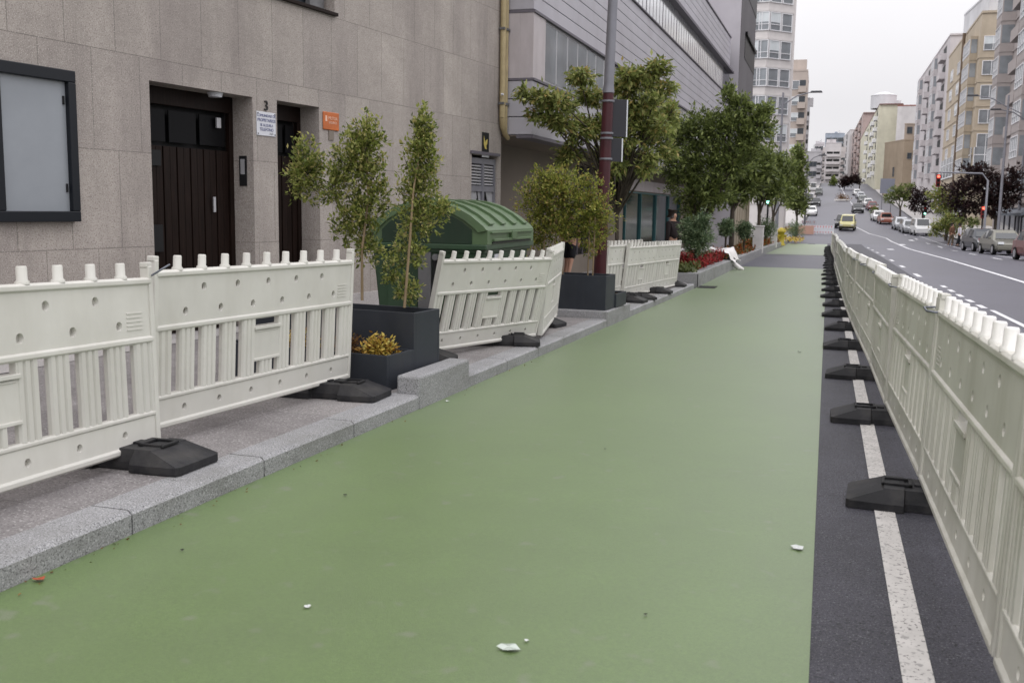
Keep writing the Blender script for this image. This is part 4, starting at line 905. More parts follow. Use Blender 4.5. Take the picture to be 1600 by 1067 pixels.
def far_building(label, poly, ztop, wallmat, faces, parapet=.6, base=None, group=None, roofmat=None):
    """poly: corners seen from above, counter-clockwise; faces: {edge: dict(...)}"""
    cx = sum(p[0] for p in poly)/len(poly); cy = sum(p[1] for p in poly)/len(poly); zb = min(gz(p[1]) for p in poly)-.5 if base is None else base
    t = thing('apartment_building', label, 'building', (cx, cy, zb), 0, group or 'apartment buildings along the street')
    P = [(x-cx, y-cy) for x, y in poly]; H = ztop-zb
    f = MB(); f.ext(P, H); f.build('wall', wallmat, t)
    f = MB(); f.ext([(x*1.008, y*1.008) for x, y in P], .28, 'z', (0, 0, H)); f.build('parapet', roofmat or wallmat, t)
    for k in range(3):
        a, b = rnd.random()*.6+.2, rnd.random()*.6+.2; px_, py_ = [sum(w*p[i] for w, p in zip((a*b, (1-a)*b, (1-a)*(1-b), a*(1-b)), P))*.8 for i in (0, 1)]
        f = MB(); hh = 1.2+rnd.random()*1.6
        if k < 2: f.box((px_, py_, H+.28+hh/2), (1.6+rnd.random()*2, 1.6, hh)); f.build('chimney', wallmat, t)
        else:
            f.tube([(px_, py_, H), (px_, py_, H+3.5)], .05, 5)
            for q_ in range(4): f.box((px_, py_, H+2.4+q_*.3), (1.2-.15*q_, .05, .05))
            f.build('aerial', M['steelgrey'], t)
    nw = 0
    for e, s in faces.items():
        a, b = Vector((*P[e], 0)), Vector((*P[(e+1) % len(P)], 0)); d = (b-a); L = d.length; d.normalize(); ang = math.atan2(d.y, d.x)
        nrm = Vector((d.y, -d.x, 0)); z0 = s.get('z0', 4.5); pitch = s.get('pitch', 3.0); nf = max(0, min(s.get('floors', 99), math.floor((H-z0-2.2)/pitch)+1)); cols = s['cols']
        for k in range(nf):
            z = z0+k*pitch
            if s.get('slab'): f = MB(); f.b2((0, -.08, 0), (L, .0, .22)); o = f.build('floor_band', s.get('slabmat', wallmat), t); o.location = a+Vector((0, 0, z-.55)); o.rotation_euler = (0, 0, ang)
            for (u, w, h, kind, *st) in cols:
                style = st[0] if st else 'white'; style = 'blind' if style == 'white' and rnd.random() < .3 and kind == 'w' else style; uu = u*L if u <= 1 else u
                if kind in ('w', 'bay', 'loggia') and nw < 96:
                    zz = z+.35 if h < 2 else z
                    off = 0.
                    if kind == 'bay':
                        bw = w+.3; dd = s.get('bayd', .7); f = MB(); f.b2((-bw/2, -dd, -.9), (bw/2, .0, .0)); f.b2((-bw/2, -dd, h), (bw/2, 0, h+.35)); f.b2((-bw/2, -dd+.02, 0), (-bw/2+.1, 0, h)); f.b2((bw/2-.1, -dd+.02, 0), (bw/2, 0, h))
                        o = f.build('bay_frame', s.get('baymat', wallmat), t); o.location = a+d*uu+Vector((0, 0, zz)); o.rotation_euler = (0, 0, ang); off = dd-.06
                        gl = MB(); gl.b2((-bw/2-.02, -dd+.12, .08), (-bw/2-.004, -.05, h-.05)); gl.build('side_pane', M['glassmid'], o); gl = MB(); gl.b2((bw/2+.004, -dd+.12, .08), (bw/2+.02, -.05, h-.05)); gl.build('side_pane', M['glassmid'], o)
                    if kind == 'loggia':
                        f = MB(); f.b2((-w/2, -.015, 0), (w/2, .0, h)); o = f.build('painted_recess', M['glassgrey'] if style != 'dark' else M['black'], t); o.location = a+d*uu+Vector((0, 0, z)); o.rotation_euler = (0, 0, ang)  # flat dark slab; the shaded depth is only in its colour
                        f = MB(); f.b2((-w/2-.1, -.9, -.25), (w/2+.1, 0, -.05)); f.b2((-w/2-.1, -.9, -.05), (w/2+.1, -.8, .85)); f.b2((-w/2-.1, -.8, -.05), (-w/2, 0, .85)); f.b2((w/2, -.8, -.05), (w/2+.1, 0, .85))
                        o = f.build('balcony', s.get('balmat', wallmat), t); o.location = a+d*uu+Vector((0, 0, z)); o.rotation_euler = (0, 0, ang); nw += 1; continue
                    o = bpy.data.objects.new('window', window_mesh(w, h, style)); COL.objects.link(o); o.parent = t
                    o.location = a+d*uu+nrm*(off+.015)+Vector((0, 0, zz)); o.rotation_euler = (0, 0, ang); nw += 1
    return t
def X(px, Y): return at(px, 330, Y).x
fw = lambda n, c, lo=.9: facade(n, c, lo)
# left side, from near to far
tw_ = fw('pale_tower_render', (.64, .61, .60))
far_building('tall pale tower with rounded corner and white glazed bays behind the kerb trees', [(-16, 112), (X(1186, 110.5), 110.5), (X(1225, 113), 113), (X(1228, 126), 126), (-16, 128)], 44, tw_, {
    0: dict(cols=[(.78, 2.2, 1.9, 'w'), (.93, 1.6, 1.9, 'w')], z0=4.2, pitch=2.85, slab=True), 1: dict(cols=[(.27, 1.45, 1.9, 'w'), (.72, 1.45, 1.9, 'w')], z0=4.2, pitch=2.85, slab=True)})
far_building('beige balcony block right of the pale tower', [(X(1224, 196), 196), (X(1251, 196), 196), (X(1253, 214), 214), (X(1224, 214), 214)], at(1240, 112, 196).z, fw('beige_far', (.46, .40, .36)), {
    0: dict(cols=[(.35, 1.3, 1.6, 'w'), (.72, 1.2, 2.0, 'loggia')], z0=10, pitch=2.9)})
far_building('narrow block with dark balconies beyond the beige one', [(X(1238, 250), 250), (X(1256, 250), 250), (X(1257, 290), 290), (X(1238, 290), 290)], at(1250, 155, 250).z, fw('grey_far', (.36, .35, .36)), {0: dict(cols=[(.6, 2.2, 1.9, 'loggia', 'dark')], z0=12, pitch=3.2)})
far_building('low white block hidden by trees on the left', [(X(1253, 330), 330), (X(1279, 330), 330), (X(1279, 360), 360), (X(1253, 360), 360)], at(1270, 238, 330).z, fw('white_far', (.42, .41, .43)), {0: dict(cols=[(.15, 1.2, 1.6, 'w', 'dark'), (.4, 1.2, 1.6, 'w', 'dark'), (.63, 1.2, 1.6, 'w', 'dark'), (.86, 1.2, 1.6, 'loggia', 'dark')], z0=3)})
far_building('white terraced block with striped balconies at the crest', [(X(1284, 430), 430), (X(1309, 430), 430), (X(1309, 460), 460), (X(1284, 460), 460)], at(1297, 224, 430).z, fw('white_crest', (.58, .55, .56)), {0: dict(cols=[(.3, 2.4, 1.8, 'loggia', 'dark'), (.72, 2.4, 1.8, 'loggia', 'dark')], z0=2.5, pitch=3.0)})
far_building('blue-grey slab tower rising behind the crest', [(X(1283, 620), 620), (X(1313, 620), 620), (X(1313, 650), 650), (X(1283, 650), 650)], at(1297, 209, 620).z, fw('bluegrey_far', (.33, .37, .43)), {0: dict(cols=[(.2, 3.0, 2.2, 'w', 'dark'), (.5, 3.0, 2.2, 'w', 'dark'), (.8, 3.0, 2.2, 'w', 'dark')], z0=12, pitch=3.3)})
for k, (a_, b_, tp, Yk, c_, lab) in enumerate(((1258, 1268, 246, 400, (.40, .38, .38), 'small grey block low on the left skyline'), (1268, 1280, 226, 480, (.55, .53, .55), 'pale slim block left of the white terraced block'), (1276, 1287, 238, 540, (.46, .43, .42), 'brownish pale block just left of the terraced block'), (1305, 1315, 238, 520, (.56, .53, .52), 'pale block right of the white terraced block'), (1312, 1322, 222, 700, (.50, .48, .50), 'far grey-white block above the crest'))):
    far_building(lab, [(X(a_, Yk), Yk), (X(b_, Yk), Yk), (X(b_, Yk), Yk+25), (X(a_, Yk), Yk+25)], at((a_+b_)/2, tp, Yk).z, fw('hazed_skyline_block', c_), {0: dict(cols=[(.2, 1.5, 1.6, 'w', 'dark'), (.5, 1.5, 1.6, 'loggia', 'dark'), (.8, 1.5, 1.6, 'w', 'dark')], z0=3, pitch=3.3)})  # pale wall colours stand in for distance haze
# right side, from near to far
r1 = fw('grey_balcony_block', (.40, .36, .35))
far_building('grey-beige block with long balconies and glazed galleries at the right edge', [(X(1552, 120), 120), (X(1660, 82), 82), (40, 82), (40, 120)], 29, r1, {
    0: dict(cols=[(.10, 3.6, 1.9, 'bay', 'white'), (.33, 5.0, 2.1, 'loggia', 'dark'), (.55, 4.2, 1.9, 'bay', 'white'), (.8, 5., 2.1, 'loggia', 'dark')], z0=4.6, pitch=3.05, slab=True, bayd=1.3)})
r2 = fw('yellow_beige_block', (.45, .385, .30))
xs_, Y2 = X(1512, 143), 143
far_building('yellow-beige corner block with white glazed bays, behind the traffic light', [(X(1466, 182), 182), (xs_, Y2), (xs_+15, Y2), (xs_+15, 182)], at(1512, 22, Y2).z, r2, {
    0: dict(cols=[(.18, 3.0, 1.7, 'w', 'white'), (.42, 3.4, 1.7, 'w', 'white'), (.84, 7.0, 1.9, 'bay', 'white')], z0=7.2, pitch=3.05, slab=True, bayd=.9),
    1: dict(cols=[(.10, 2.2, 1.8, 'w', 'white'), (.40, 1.9, 1.4, 'w', 'blind'), (.68, 1.9, 1.4, 'w', 'white')], z0=7.2, pitch=3.05, slab=True)})
t = far_building('white set-back penthouse on top of the yellow-beige block', [(xs_-1+.8, Y2+18), (xs_+1, Y2+1.5), (xs_+14, Y2+1.5), (xs_+14, Y2+20)], at(1512, 22, Y2).z+2.9, fw('penthouse_white', (.62, .62, .64)), {1: dict(cols=[(.2, 3.2, 1.8, 'w', 'grey'), (.55, 3.6, 1.8, 'w', 'grey')], z0=.6, floors=1)}, base=at(1512, 22, Y2).z+.2)
yb = [o for o in bpy.data.objects if str(o.get('label', '')).startswith('yellow-beige corner')][0]
for a_, b_ in (((X(1466, 182), 182), (xs_, Y2)), ((xs_, Y2), (xs_+12, Y2))):
    a_, b_ = Vector((*a_, 0)), Vector((*b_, 0)); d_ = b_-a_; L_ = d_.length; f = MB(); f.b2((.2, -.12, 0), (L_-.2, -.02, 2.9)); o = f.build('glazed_band', M['glassmid'], yb)
    o.location = a_-Vector((yb.location.x, yb.location.y, 0))+Vector((0, 0, 7.2-yb.location.z)); o.rotation_euler = (0, 0, math.atan2(d_.y, d_.x))
    f = MB(); [f.b2((.2+k*(L_-.4)/9-.05, -.17, 0), (.2+k*(L_-.4)/9+.05, -.12, 2.9)) for k in range(10)]; f.b2((.2, -.15, 1.9), (L_-.2, -.12, 2.0)); f.b2((.2, -.2, -.2), (L_-.2, -.1, 0)); o2 = f.build('mullion', M['whiteframe'], o)
q = MB(); z0_ = at(1512, 22, Y2).z
pp = thing('drainpipe', 'dark drainpipe down the street face of the yellow-beige block', 'drainpipe', (X(1490, 158), 158, gz(158))); q.tube([(-.3, 0, 4), (-.3, 0, z0_-gz(158))], .22, 8); q.build('pipe', mk('rusty_pipe', (.13, .09, .06), .6), pp)
far_building('white block with stacked dark balconies beyond the yellow-beige one', [(X(1422, 246), 246), (X(1466, 184), 184), (40, 184), (40, 246)], at(1445, 92, 210).z, fw('white_block_right', (.53, .50, .51)), {
    0: dict(cols=[(.15, 4, 2.0, 'bay', 'white'), (.42, 3.4, 2.1, 'loggia', 'dark'), (.66, 4, 2.0, 'bay', 'white'), (.88, 5, 2.2, 'loggia', 'dark')], z0=7.5, pitch=3.15)})
tn = fw('tan_blank_wall', (.34, .275, .205))
far_building('low tan building with a blank side wall', [(X(1376, 262), 262), (X(1406, 250), 250), (X(1424, 250), 250), (30, 275)], at(1392, 222, 255).z, tn, {0: dict(cols=[(.55, .9, 2.2, 'w', 'dark')], z0=5.5, floors=1), 1: dict(cols=[(.5, 1.0, 1.4, 'w', 'dark')], z0=9, floors=2, pitch=3.4)})
far_building('taller tan wing stepped behind the low tan building', [(X(1404, 256), 254), (X(1424, 256), 254), (34, 276), (24, 282)], at(1412, 196, 256).z, fw('tan_wing', (.37, .31, .26)), {0: dict(cols=[(.4, 1.2, 1.6, 'w', 'dark')], z0=8, pitch=3.4)})
far_building('white slab with a red roof line behind the tan wing', [(X(1392, 292), 292), (X(1432, 292), 292), (40, 310), (20, 312)], at(1412, 166, 292).z, fw('white_slab', (.60, .58, .58)), {0: dict(cols=[(.22, 4.5, 1.6, 'w', 'dark')], z0=24, pitch=5, floors=2)}, roofmat=fw('red_roof_line', (.30, .12, .10)))
cr = fw('cream_side_wall', (.56, .54, .43))
cb = far_building('cream block with a tall blank side wall and rounded white penthouse', [(X(1338, 437), 437), (X(1364, 300), 300), (X(1400, 300), 300), (32, 437)], at(1382, 164, 300).z, cr, {
    0: dict(cols=[(.50, 6, 2.1, 'loggia', 'dark'), (.66, 5, 2.1, 'w', 'dark'), (.80, 6, 2.1, 'loggia', 'dark'), (.93, 5, 2.1, 'loggia', 'dark')], z0=5, pitch=3.1, balmat=M['whiteframe'])}, roofmat=fw('red_brown_cornice', (.22, .14, .13)))
q = MB(); pc = at(1384, 160, 312); zt = at(1382, 164, 300).z
q.lathe([(3.5, zt), (3.5, zt+3.6), (3.6, zt+3.7), (1.0, zt+4.7), (0, zt+4.8)], (pc.x-cb.location.x-.6, 312-cb.location.y, -cb.location.z), 20, False); q.build('penthouse', fw('white_penthouse', (.58, .58, .60)), cb)
q = MB(); q.b2((0, 0, 0), (6, 4, 3.0)); o = q.build('roof_hut', fw('white_hut', (.6, .6, .62)), cb); o.location = (pc.x-cb.location.x-1.5, 318-cb.location.y, zt-cb.location.z)
far_building('pinkish brown block with many balconies far along the right side', [(X(1318, 640), 640), (X(1340, 440), 440), (30, 440), (30, 640)], at(1330, 196, 500).z, fw('pinkbrown_far', (.40, .32, .30)), {0: dict(cols=[(.2, 9, 2.4, 'loggia', 'dark'), (.5, 9, 2.4, 'w', 'dark'), (.72, 9, 2.4, 'loggia', 'dark'), (.9, 8, 2.4, 'loggia', 'dark')], z0=3, pitch=3.4)})
far_building('pale block between the pinkish brown one and the slab tower', [(X(1308, 640), 640), (X(1321, 560), 560), (24, 560), (24, 640)], at(1314, 212, 600).z, fw('pale_far', (.52, .50, .50)), {0: dict(cols=[(.3, 6, 2.4, 'w', 'dark'), (.7, 6, 2.4, 'w', 'dark')], z0=4, pitch=3.4)})
# awning and dark shopfronts on the right
for (px0, px1, Y, h0, h1, lab) in ((1562, 1640, 100, .2, 2.6, 'dark shopfront with a grey awning at the right edge'), (1470, 1508, 158, .2, 3.2, 'dark glazed ground floor under the yellow-beige block')):
    a, b = Vector((X(px0, Y+14 if px0 > 1500 else 176)-.35, Y+14 if px0 > 1500 else 176, 0)), Vector((X(px1, Y-14 if px0 > 1500 else 145)-.35, Y-14 if px0 > 1500 else 145, 0)); d = b-a; L = d.length
    t = thing('shopfront', lab, 'shopfront', (a.x, a.y, gz(Y)+.13), math.atan2(d.y, d.x)); f = MB(); f.b2((0, -.05, h0), (L, .0, h1)); f.build('glazing', M['glassgrey'], t)
    f = MB(); [f.b2((k*L/8-.08, -.12, 0), (k*L/8+.08, -.05, h1)) for k in range(9)]; f.build('mullion', M['cladjoint'], t)
    f = MB(); f.add([(0, -.1, h1+.4), (L, -.1, h1+.4), (L, -1.6, h1-.1), (0, -1.6, h1-.1), (0, -.1, h1+.34), (L, -.1, h1+.34), (L, -1.6, h1-.3), (0, -1.6, h1-.3)], [(0, 3, 2, 1), (4, 5, 6, 7), (3, 7, 6, 2), (0, 1, 5, 4), (0, 4, 7, 3), (1, 2, 6, 5)]); f.build('awning', mk('grey_awning', (.09, .10, .12), .7), t)
# ============================================================ VEHICLES
def make_car(name, label, cat, Y, px, col, prof, rz, group, W=1.76, grp_parts=True, xo=None, taxi=False):
    """prof: list of (x, z_belt_low, z_belt, z_top, half-width at belt, half-width at roof) stations from front (-) to rear (+) along local y"""
    x = X(px, Y) if xo is None else xo
    t = thing(name, label, cat, (x, Y, gz(Y)+.01), rz, group); slope = (gz(Y+2)-gz(Y-2))/4; t.rotation_euler = (math.atan(slope)*math.cos(rz), 0, rz)
    pm = col
    f = MB(); rings = []
    for (y, zl, zb, zt, wb, wr) in prof:
        rings.append([(-wb*.93, y, zl), (-wb, y, zl+.12), (-wb*1.0, y, (zl+zb)/2+.05), (-wb*.965, y, zb), (-wr, y, zt), (-wr*.82, y, zt+.035*(zt > zb+.1)), (wr*.82, y, zt+.035*(zt > zb+.1)), (wr, y, zt), (wb*.965, y, zb), (wb, y, (zl+zb)/2+.05), (wb, y, zl+.12), (wb*.93, y, zl)])
    f.loft(rings, smooth=False); f.build('body', pm, t, .03)
    # glass panels 6 mm proud of the greenhouse
    gl = MB()
    def pan(a, b, c, d, m=.10, off=.012):
        a, b, c, d = map(Vector, (a, b, c, d)); n = (b-a).cross(d-a).normalized()
        cen = (a+b+c+d)/4
        if n.dot(cen-Vector((0, 0, .6))) < 0: n = -n
        P = [p+(cen-p)*m+n*off for p in (a, b, c, d)]; gl.add(P, [(0, 1, 2, 3)])
    for i in range(len(prof)-1):
        A_, B_ = prof[i], prof[i+1]; ta, tb = A_[3]-A_[2] > .2, B_[3]-B_[2] > .2
        if ta and tb:
            for s in (-1, 1): pan((s*A_[4]*.965, A_[0], A_[2]), (s*B_[4]*.965, B_[0], B_[2]), (s*B_[5], B_[0], B_[3]), (s*A_[5], A_[0], A_[3]))
        elif ta != tb:
            pan((-A_[5]*.9, A_[0], A_[3]), (A_[5]*.9, A_[0], A_[3]), (B_[5]*.9, B_[0], B_[3]), (-B_[5]*.9, B_[0], B_[3]), .07, .02)
    gl.build('windows', M['carglass'], t)
    y0, y1 = prof[0][0], prof[-1][0]; L = y1-y0
    for yy in (y0+L*.19, y1-L*.19):
        for s in (-1, 1):
            w = MB(); xx = s*(W/2-.10); w.tube([(xx-s*.10, yy, .31), (xx+s*.11, yy, .31)], .31, 18); wo = w.build('wheel', M['tyre'], t)
            w = MB(); w.tube([(xx+s*.10, yy, .31), (xx+s*.118, yy, .31)], .20, 14); w.build('rim', M['rim'], wo)
    for s in (-1, 1):
        w = MB(); w.box((s*W*.37, y1-.005, .80), (.24, .08, .20)); w.build('tail_light', M['lampred'], t, .02)
        w = MB(); w.box((s*W*.36, y0+.01, .68), (.32, .10, .14)); w.build('headlight', M['lampwhite'], t, .02)
        w = MB(); w.box((s*(W/2+.05), y0+L*.30, .96), (.16, .10, .12)); w.build('mirror', pm, t, .02)
    w = MB(); w.box((0, y1+.01, .70), (.5, .03, .11)); w.box((0, y0-.01, .45), (.5, .03, .11)); w.build('number_plate', M['numplate'], t)
    for yb_ in (y1-.02, y0+.02): w = MB(); w.box((0, yb_, .41), (W*.92, .14, .22)); w.build('bumper', pm if not taxi else M['black'], t, .03)
    return t
def P(L, H, kind):
    h = L/2; w = .86
    if kind == 'sedan': return [(-h, .30, .58, .60, .70, .66), (-h+.15, .24, .66, .70, .82, .74), (-h+1.15, .22, .86, .90, w, .76), (-h+1.85, .22, .90, H-.03, w, .60), (-h+2.6, .22, .90, H, w, .62), (-h+3.35, .22, .92, H-.06, w, .60), (-h+3.95, .22, .93, .97, w, .74), (h-.12, .26, .88, .94, .80, .70), (h, .34, .70, .74, .74, .66)]
    if kind == 'hatch': return [(-h, .30, .58, .62, .68, .64), (-h+.15, .24, .68, .74, .80, .74), (-h+.95, .22, .88, .92, w, .76), (-h+1.6, .22, .92, H-.04, w, .62), (-h+2.4, .22, .92, H, w, .64), (h-.75, .22, .95, H-.05, w, .62), (h-.12, .24, .94, .98, .82, .70), (h, .34, .74, .78, .76, .70)]
    if kind == 'estate': return [(-h, .30, .58, .62, .68, .64), (-h+.15, .24, .68, .74, .80, .74), (-h+1.1, .22, .90, .94, w, .76), (-h+1.75, .22, .93, H-.04, w, .62), (-h+2.6, .22, .93, H, w, .66), (h-.45, .22, .95, H-.03, w, .64), (h-.08, .24, .95, 1.0, .84, .76), (h, .34, .74, .78, .78, .72)]
    if kind == 'van': return [(-h, .32, .70, .74, .70, .66), (-h+.15, .26, .84, .90, .82, .76), (-h+.75, .24, 1.0, 1.06, w, .76), (-h+1.3, .24, 1.02, H-.05, w, .70), (-h+2.3, .24, 1.02, H, w, .74), (h-.06, .24, 1.02, H-.02, w, .72), (h, .34, 1.0, 1.04, .82, .74)]
GP = 'cars parked along the right kerb'
BK = PI/2*0
dk = paint('dark_grey_paint', (.032, .036, .044), .4); bg = paint('champagne_paint', (.15, .145, .12), .4); rd = paint('dark_red_paint', (.13, .011, .013)); wh = paint('white_paint', (.66, .66, .66), 0); sv = paint('silver_paint', (.42, .43, .45), .5); ye = paint('yellow_car_paint', (.60, .56, .26), 0); gy = paint('grey_green_paint', (.14, .15, .14), .3); bl = paint('black_paint', (.02, .02, .023), .2); orr = paint('rusty_red_paint', (.26, .09, .06), 0)
make_car('parked_car', 'dark red car cut by the right edge of the picture', 'car', 53, 1634, rd, P(4.1, 1.47, 'hatch'), R(6), GP)
make_car('parked_car', 'champagne coloured saloon parked beside the dark red car', 'car', 65, 1570, bg, P(4.4, 1.42, 'sedan'), R(6), GP)
make_car('parked_car', 'dark grey estate car parked beyond the champagne saloon', 'car', 73, 1538, dk, P(4.4, 1.48, 'estate'), R(6), GP)
make_car('parked_car', 'white small van parked behind the broad green shrub', 'van', 117, 1441, wh, P(4.2, 1.82, 'van'), R(4), GP)
make_car('parked_car', 'silver estate car parked ahead of the white van', 'car', 124, 1422, sv, P(4.4, 1.5, 'estate'), R(4), GP)
make_car('parked_car', 'pale silver hatchback, second ahead of the white van', 'car', 131, 1409, sv, P(4.1, 1.5, 'hatch'), R(4), GP)
make_car('parked_car', 'rust-red car parked well beyond the silver cars', 'car', 146, 1384, orr, P(4.2, 1.5, 'hatch'), R(5), GP)
make_car('parked_car', 'white car seen in front of the rust-red one', 'car', 153, 1373, wh, P(4.1, 1.45, 'hatch'), R(5), GP)
make_car('taxi', 'pale yellow people-carrier driving up the middle lane', 'car', 127, 1326, ye, P(4.4, 1.80, 'van'), R(-4), 'vehicles driving in the street', taxi=True)
make_car('moving_car', 'black car hidden beside the yellow one', 'car', 133, 1318, bl, P(4.3, 1.62, 'estate'), R(-3), 'vehicles driving in the street')
make_car('moving_car', 'dark flat-backed pick-up climbing the street', 'car', 176, 1340, bl, P(4.6, 1.5, 'estate'), R(2), 'vehicles driving in the street')
make_car('moving_car', 'dark car far up the hill on the left', 'car', 262, 1278, gy, P(4.3, 1.7, 'van'), R(0), 'vehicles driving in the street')
GL = 'vehicles parked far up on the left'
make_car('parked_van', 'white van parked on the left below the hill', 'van', 205, 1264, wh, P(4.8, 2.2, 'van'), R(0), GL)
make_car('parked_car', 'dark car between the white vehicles on the left hill', 'car', 200, 1274, bl, P(4.2, 1.5, 'hatch'), R(0), GL)
make_car('parked_car', 'white car right behind the far red and white fence', 'car', 165, 1268, wh, P(4.2, 1.45, 'hatch'), R(0), GL)
make_car('parked_van', 'small white van higher up the left hill', 'van', 285, 1269, wh, P(4.8, 2.3, 'van'), R(0), GL)
GH = 'cars parked up the right side of the hill'
for k, (px, Y, m, lab) in enumerate(((1362, 185, rd, 'dark red car on the right slope behind the pick-up'), (1355, 200, wh, 'white car on the right slope above the red one'), (1347, 216, gy, 'grey car on the right slope'), (1343, 240, sv, 'silver car higher on the right slope'), (1337, 262, wh, 'white car near the top of the right slope'))):
    make_car('parked_car', lab, 'car', Y, px, m, P(4.2, 1.5, 'hatch'), R(5), GH)

# ============================================================ FENCES, SIGNALS, LAMPS
def works_fence(px0, px1, Y, n, label):
    a, b = X(px0, Y), X(px1, Y); t = thing('works_fence', label, 'fence', (a, Y, gz(Y)+.05), 0, 'red and white works fences'); L = b-a
    f = MB(); f.b2((0, -.03, .55), (L, .03, .95)); f.b2((0, -.03, .10), (L, .03, .50)); f.build('board', M['whitesign'], t)
    f = MB()
    for k in range(n): f.b2((k*L/n+.05, -.036, .70), (k*L/n+L/n*.42, -.031, .90)); f.b2((k*L/n+.05, -.036, .15), (k*L/n+L/n*.40, -.031, .30))
    f.build('red_patches', M['redplastic'], t)
    f = MB()
    for k in range(5): f.box((k*L/4, 0, .5), (.07, .08, 1.05))
    f.build('post', M['whitesign'], t)
works_fence(1252, 1304, 112, 12, 'red and white works fence across the end of the lane'); works_fence(1254, 1275, 128, 7, 'second red and white works fence behind the first')
t = thing('works_box', 'pinkish board leaning at the left of the red and white fence', 'board', (X(1261, 111), 111, gz(111)+.05)); f = MB(); f.b2((-.8, 0, 0), (.8, .06, .9)); f.build('panel', mk('pink_board', (.45, .27, .21), .7), t); f = MB(); f.b2((-.8, .06, 0), (-.72, .5, .5)); f.build('prop', M['bark'], t)
def person(label, x, y, rz, top, bottom, seed, shorts=True, h=1.72, zoff=.126, sleeves=False):
    t = thing('person', label, 'person', (x, y, gz(y)+zoff), rz)
    def skin(name, mat, V, E, Rr, root, sub=2):
        me = bpy.data.meshes.new(name); me.from_pydata(V, E, []); me.materials.append(mat); o = bpy.data.objects.new(name, me); COL.objects.link(o); o.parent = t
        m = o.modifiers.new('skin', 'SKIN'); m.use_smooth_shade = True
        for i, r in enumerate(Rr): me.skin_vertices[0].data[i].radius = (r, r*(.78 if name in ('shirt', 'body') and i in (0, 1, 2) else 1)); me.skin_vertices[0].data[i].use_root = (i == root or (name == 'sleeves' and i == 3))
        s = o.modifiers.new('sub', 'SUBSURF'); s.levels = 1; s.render_levels = sub; return o
    V = [(0, 0, .93), (0, 0, 1.15), (0, .0, 1.38), (0, .0, 1.50), (0, -.01, 1.60), (0, -.01, 1.69),
         (.09, 0, .88), (.10, -.04, .48), (.10, .05, .08), (.10, -.09, .035), (-.09, 0, .88), (-.10, .10, .48), (-.10, .22, .12), (-.10, .10, .045),
         (.17, 0, 1.40), (.23, .02, 1.13), (.24, -.08, .90), (.24, -.10, .82), (-.17, 0, 1.40), (-.23, -.02, 1.13), (-.24, .0, .88), (-.24, -.02, .80), (0, -.115, 1.59)]
    E = [(0, 1), (1, 2), (2, 3), (3, 4), (4, 5), (0, 6), (6, 7), (7, 8), (8, 9), (0, 10), (10, 11), (11, 12), (12, 13), (2, 14), (14, 15), (15, 16), (16, 17), (2, 18), (18, 19), (19, 20), (20, 21), (4, 22)]
    Rr = [.145, .125, .14, .055, .095, .075, .085, .058, .040, .035, .085, .058, .040, .035, .055, .040, .030, .028, .055, .040, .030, .028, .02]
    skin('body', M['skin'], V, E, Rr, 0)
    skin('shirt', top, [V[0], V[1], V[2], (0, 0, 1.44), V[14], (.21, .01, 1.22), V[18], (-.21, -.01, 1.22)], [(0, 1), (1, 2), (2, 3), (2, 4), (4, 5), (2, 6), (6, 7)], [.19, .175, .185, .08, .085, .07, .085, .07], 0)
    k = .52 if shorts else .12
    skin('shorts' if shorts else 'trousers', bottom, [(0, 0, .99), V[0], V[6], (.10, -.035, k), V[10], (-.10, .09 if shorts else .2, k)], [(0, 1), (1, 2), (2, 3), (1, 4), (4, 5)], [.155, .165, .11, .095 if shorts else .07, .11, .095 if shorts else .07], 1)
    if sleeves: skin('sleeves', top, V[14:17]+V[18:21], [(0, 1), (1, 2), (3, 4), (4, 5)], [.08, .065, .055, .08, .065, .055], 0)
    skin('hair', M['hair'], [(0, .035, 1.56), (0, .03, 1.66), (0, .02, 1.73)], [(0, 1), (1, 2)], [.09, .108, .075], 1)
    for s in (-1, 1): f = MB(); f.box((s*.10, (-.04 if s > 0 else .16), .035 if s > 0 else .06), (.09, .26, .07)); f.build('shoe', M['clothblack'], t, .03)
    return t
person('person in black shorts walking on the pavement behind the bushy planter', X(892, 22.6), 22.6, R(160), M['clothblack'], M['clothblack'], 1)
person('person in dark clothes standing by the teal shop window', X(1052, 27.5), 27.5, R(60), mk('dark_maroon_cloth', (.014, .008, .009), .85), M['clothblack'], 2, False, sleeves=True)
person('pedestrian in a pale top beside the dark grey estate car', X(1502, 84), 84, R(100), mk('pale_cloth', (.5, .48, .52), .85), M['clothblack'], 3, False, zoff=.02, sleeves=True)
person('pedestrian in rust-brown clothes beside the broad green shrub', X(1490, 86), 86, R(40), mk('rust_cloth', (.12, .06, .035), .85), mk('tan_cloth', (.10, .075, .05), .85), 4, False, zoff=.02, sleeves=True)
def signal_head(parent, z, mat_lit, which, dark=None, n=3):
    f = MB(); f.box((0, 0, z), (.30, .22, .30*n)); f.build('housing', dark or M['black'], parent, .02)
    for k in range(n):
        zz = z+.30*(n/2-.5-k); f = MB(); f.tube([(0, -.11, zz), (0, -.135, zz)], .10, 12); f.build('lens', mat_lit if k == which else M['lampred' if k == 0 else 'black'], parent)
        f = MB(); f.tube([(0, -.11, zz+.02), (0, -.26, zz+.03)], .12, 10, False); f.build('visor', dark or M['black'], parent)
p = at(1466, 281, 80); gx = X(1500, 80)
t = thing('traffic_light', 'lit red traffic light hanging from a long arm over the road', 'traffic light', (p.x, 80, p.z-.5), 0, 'traffic lights')
signal_head(t, .42, M['glowred'], 0, M['redhousing'])
t2 = thing('signal_mast', 'curved mast carrying the red traffic light over the road', 'mast', (X(1540, 80), 80, gz(80)+.1)); f = MB(); dx = p.x-t2.location.x; hz = p.z-t2.location.z+.55
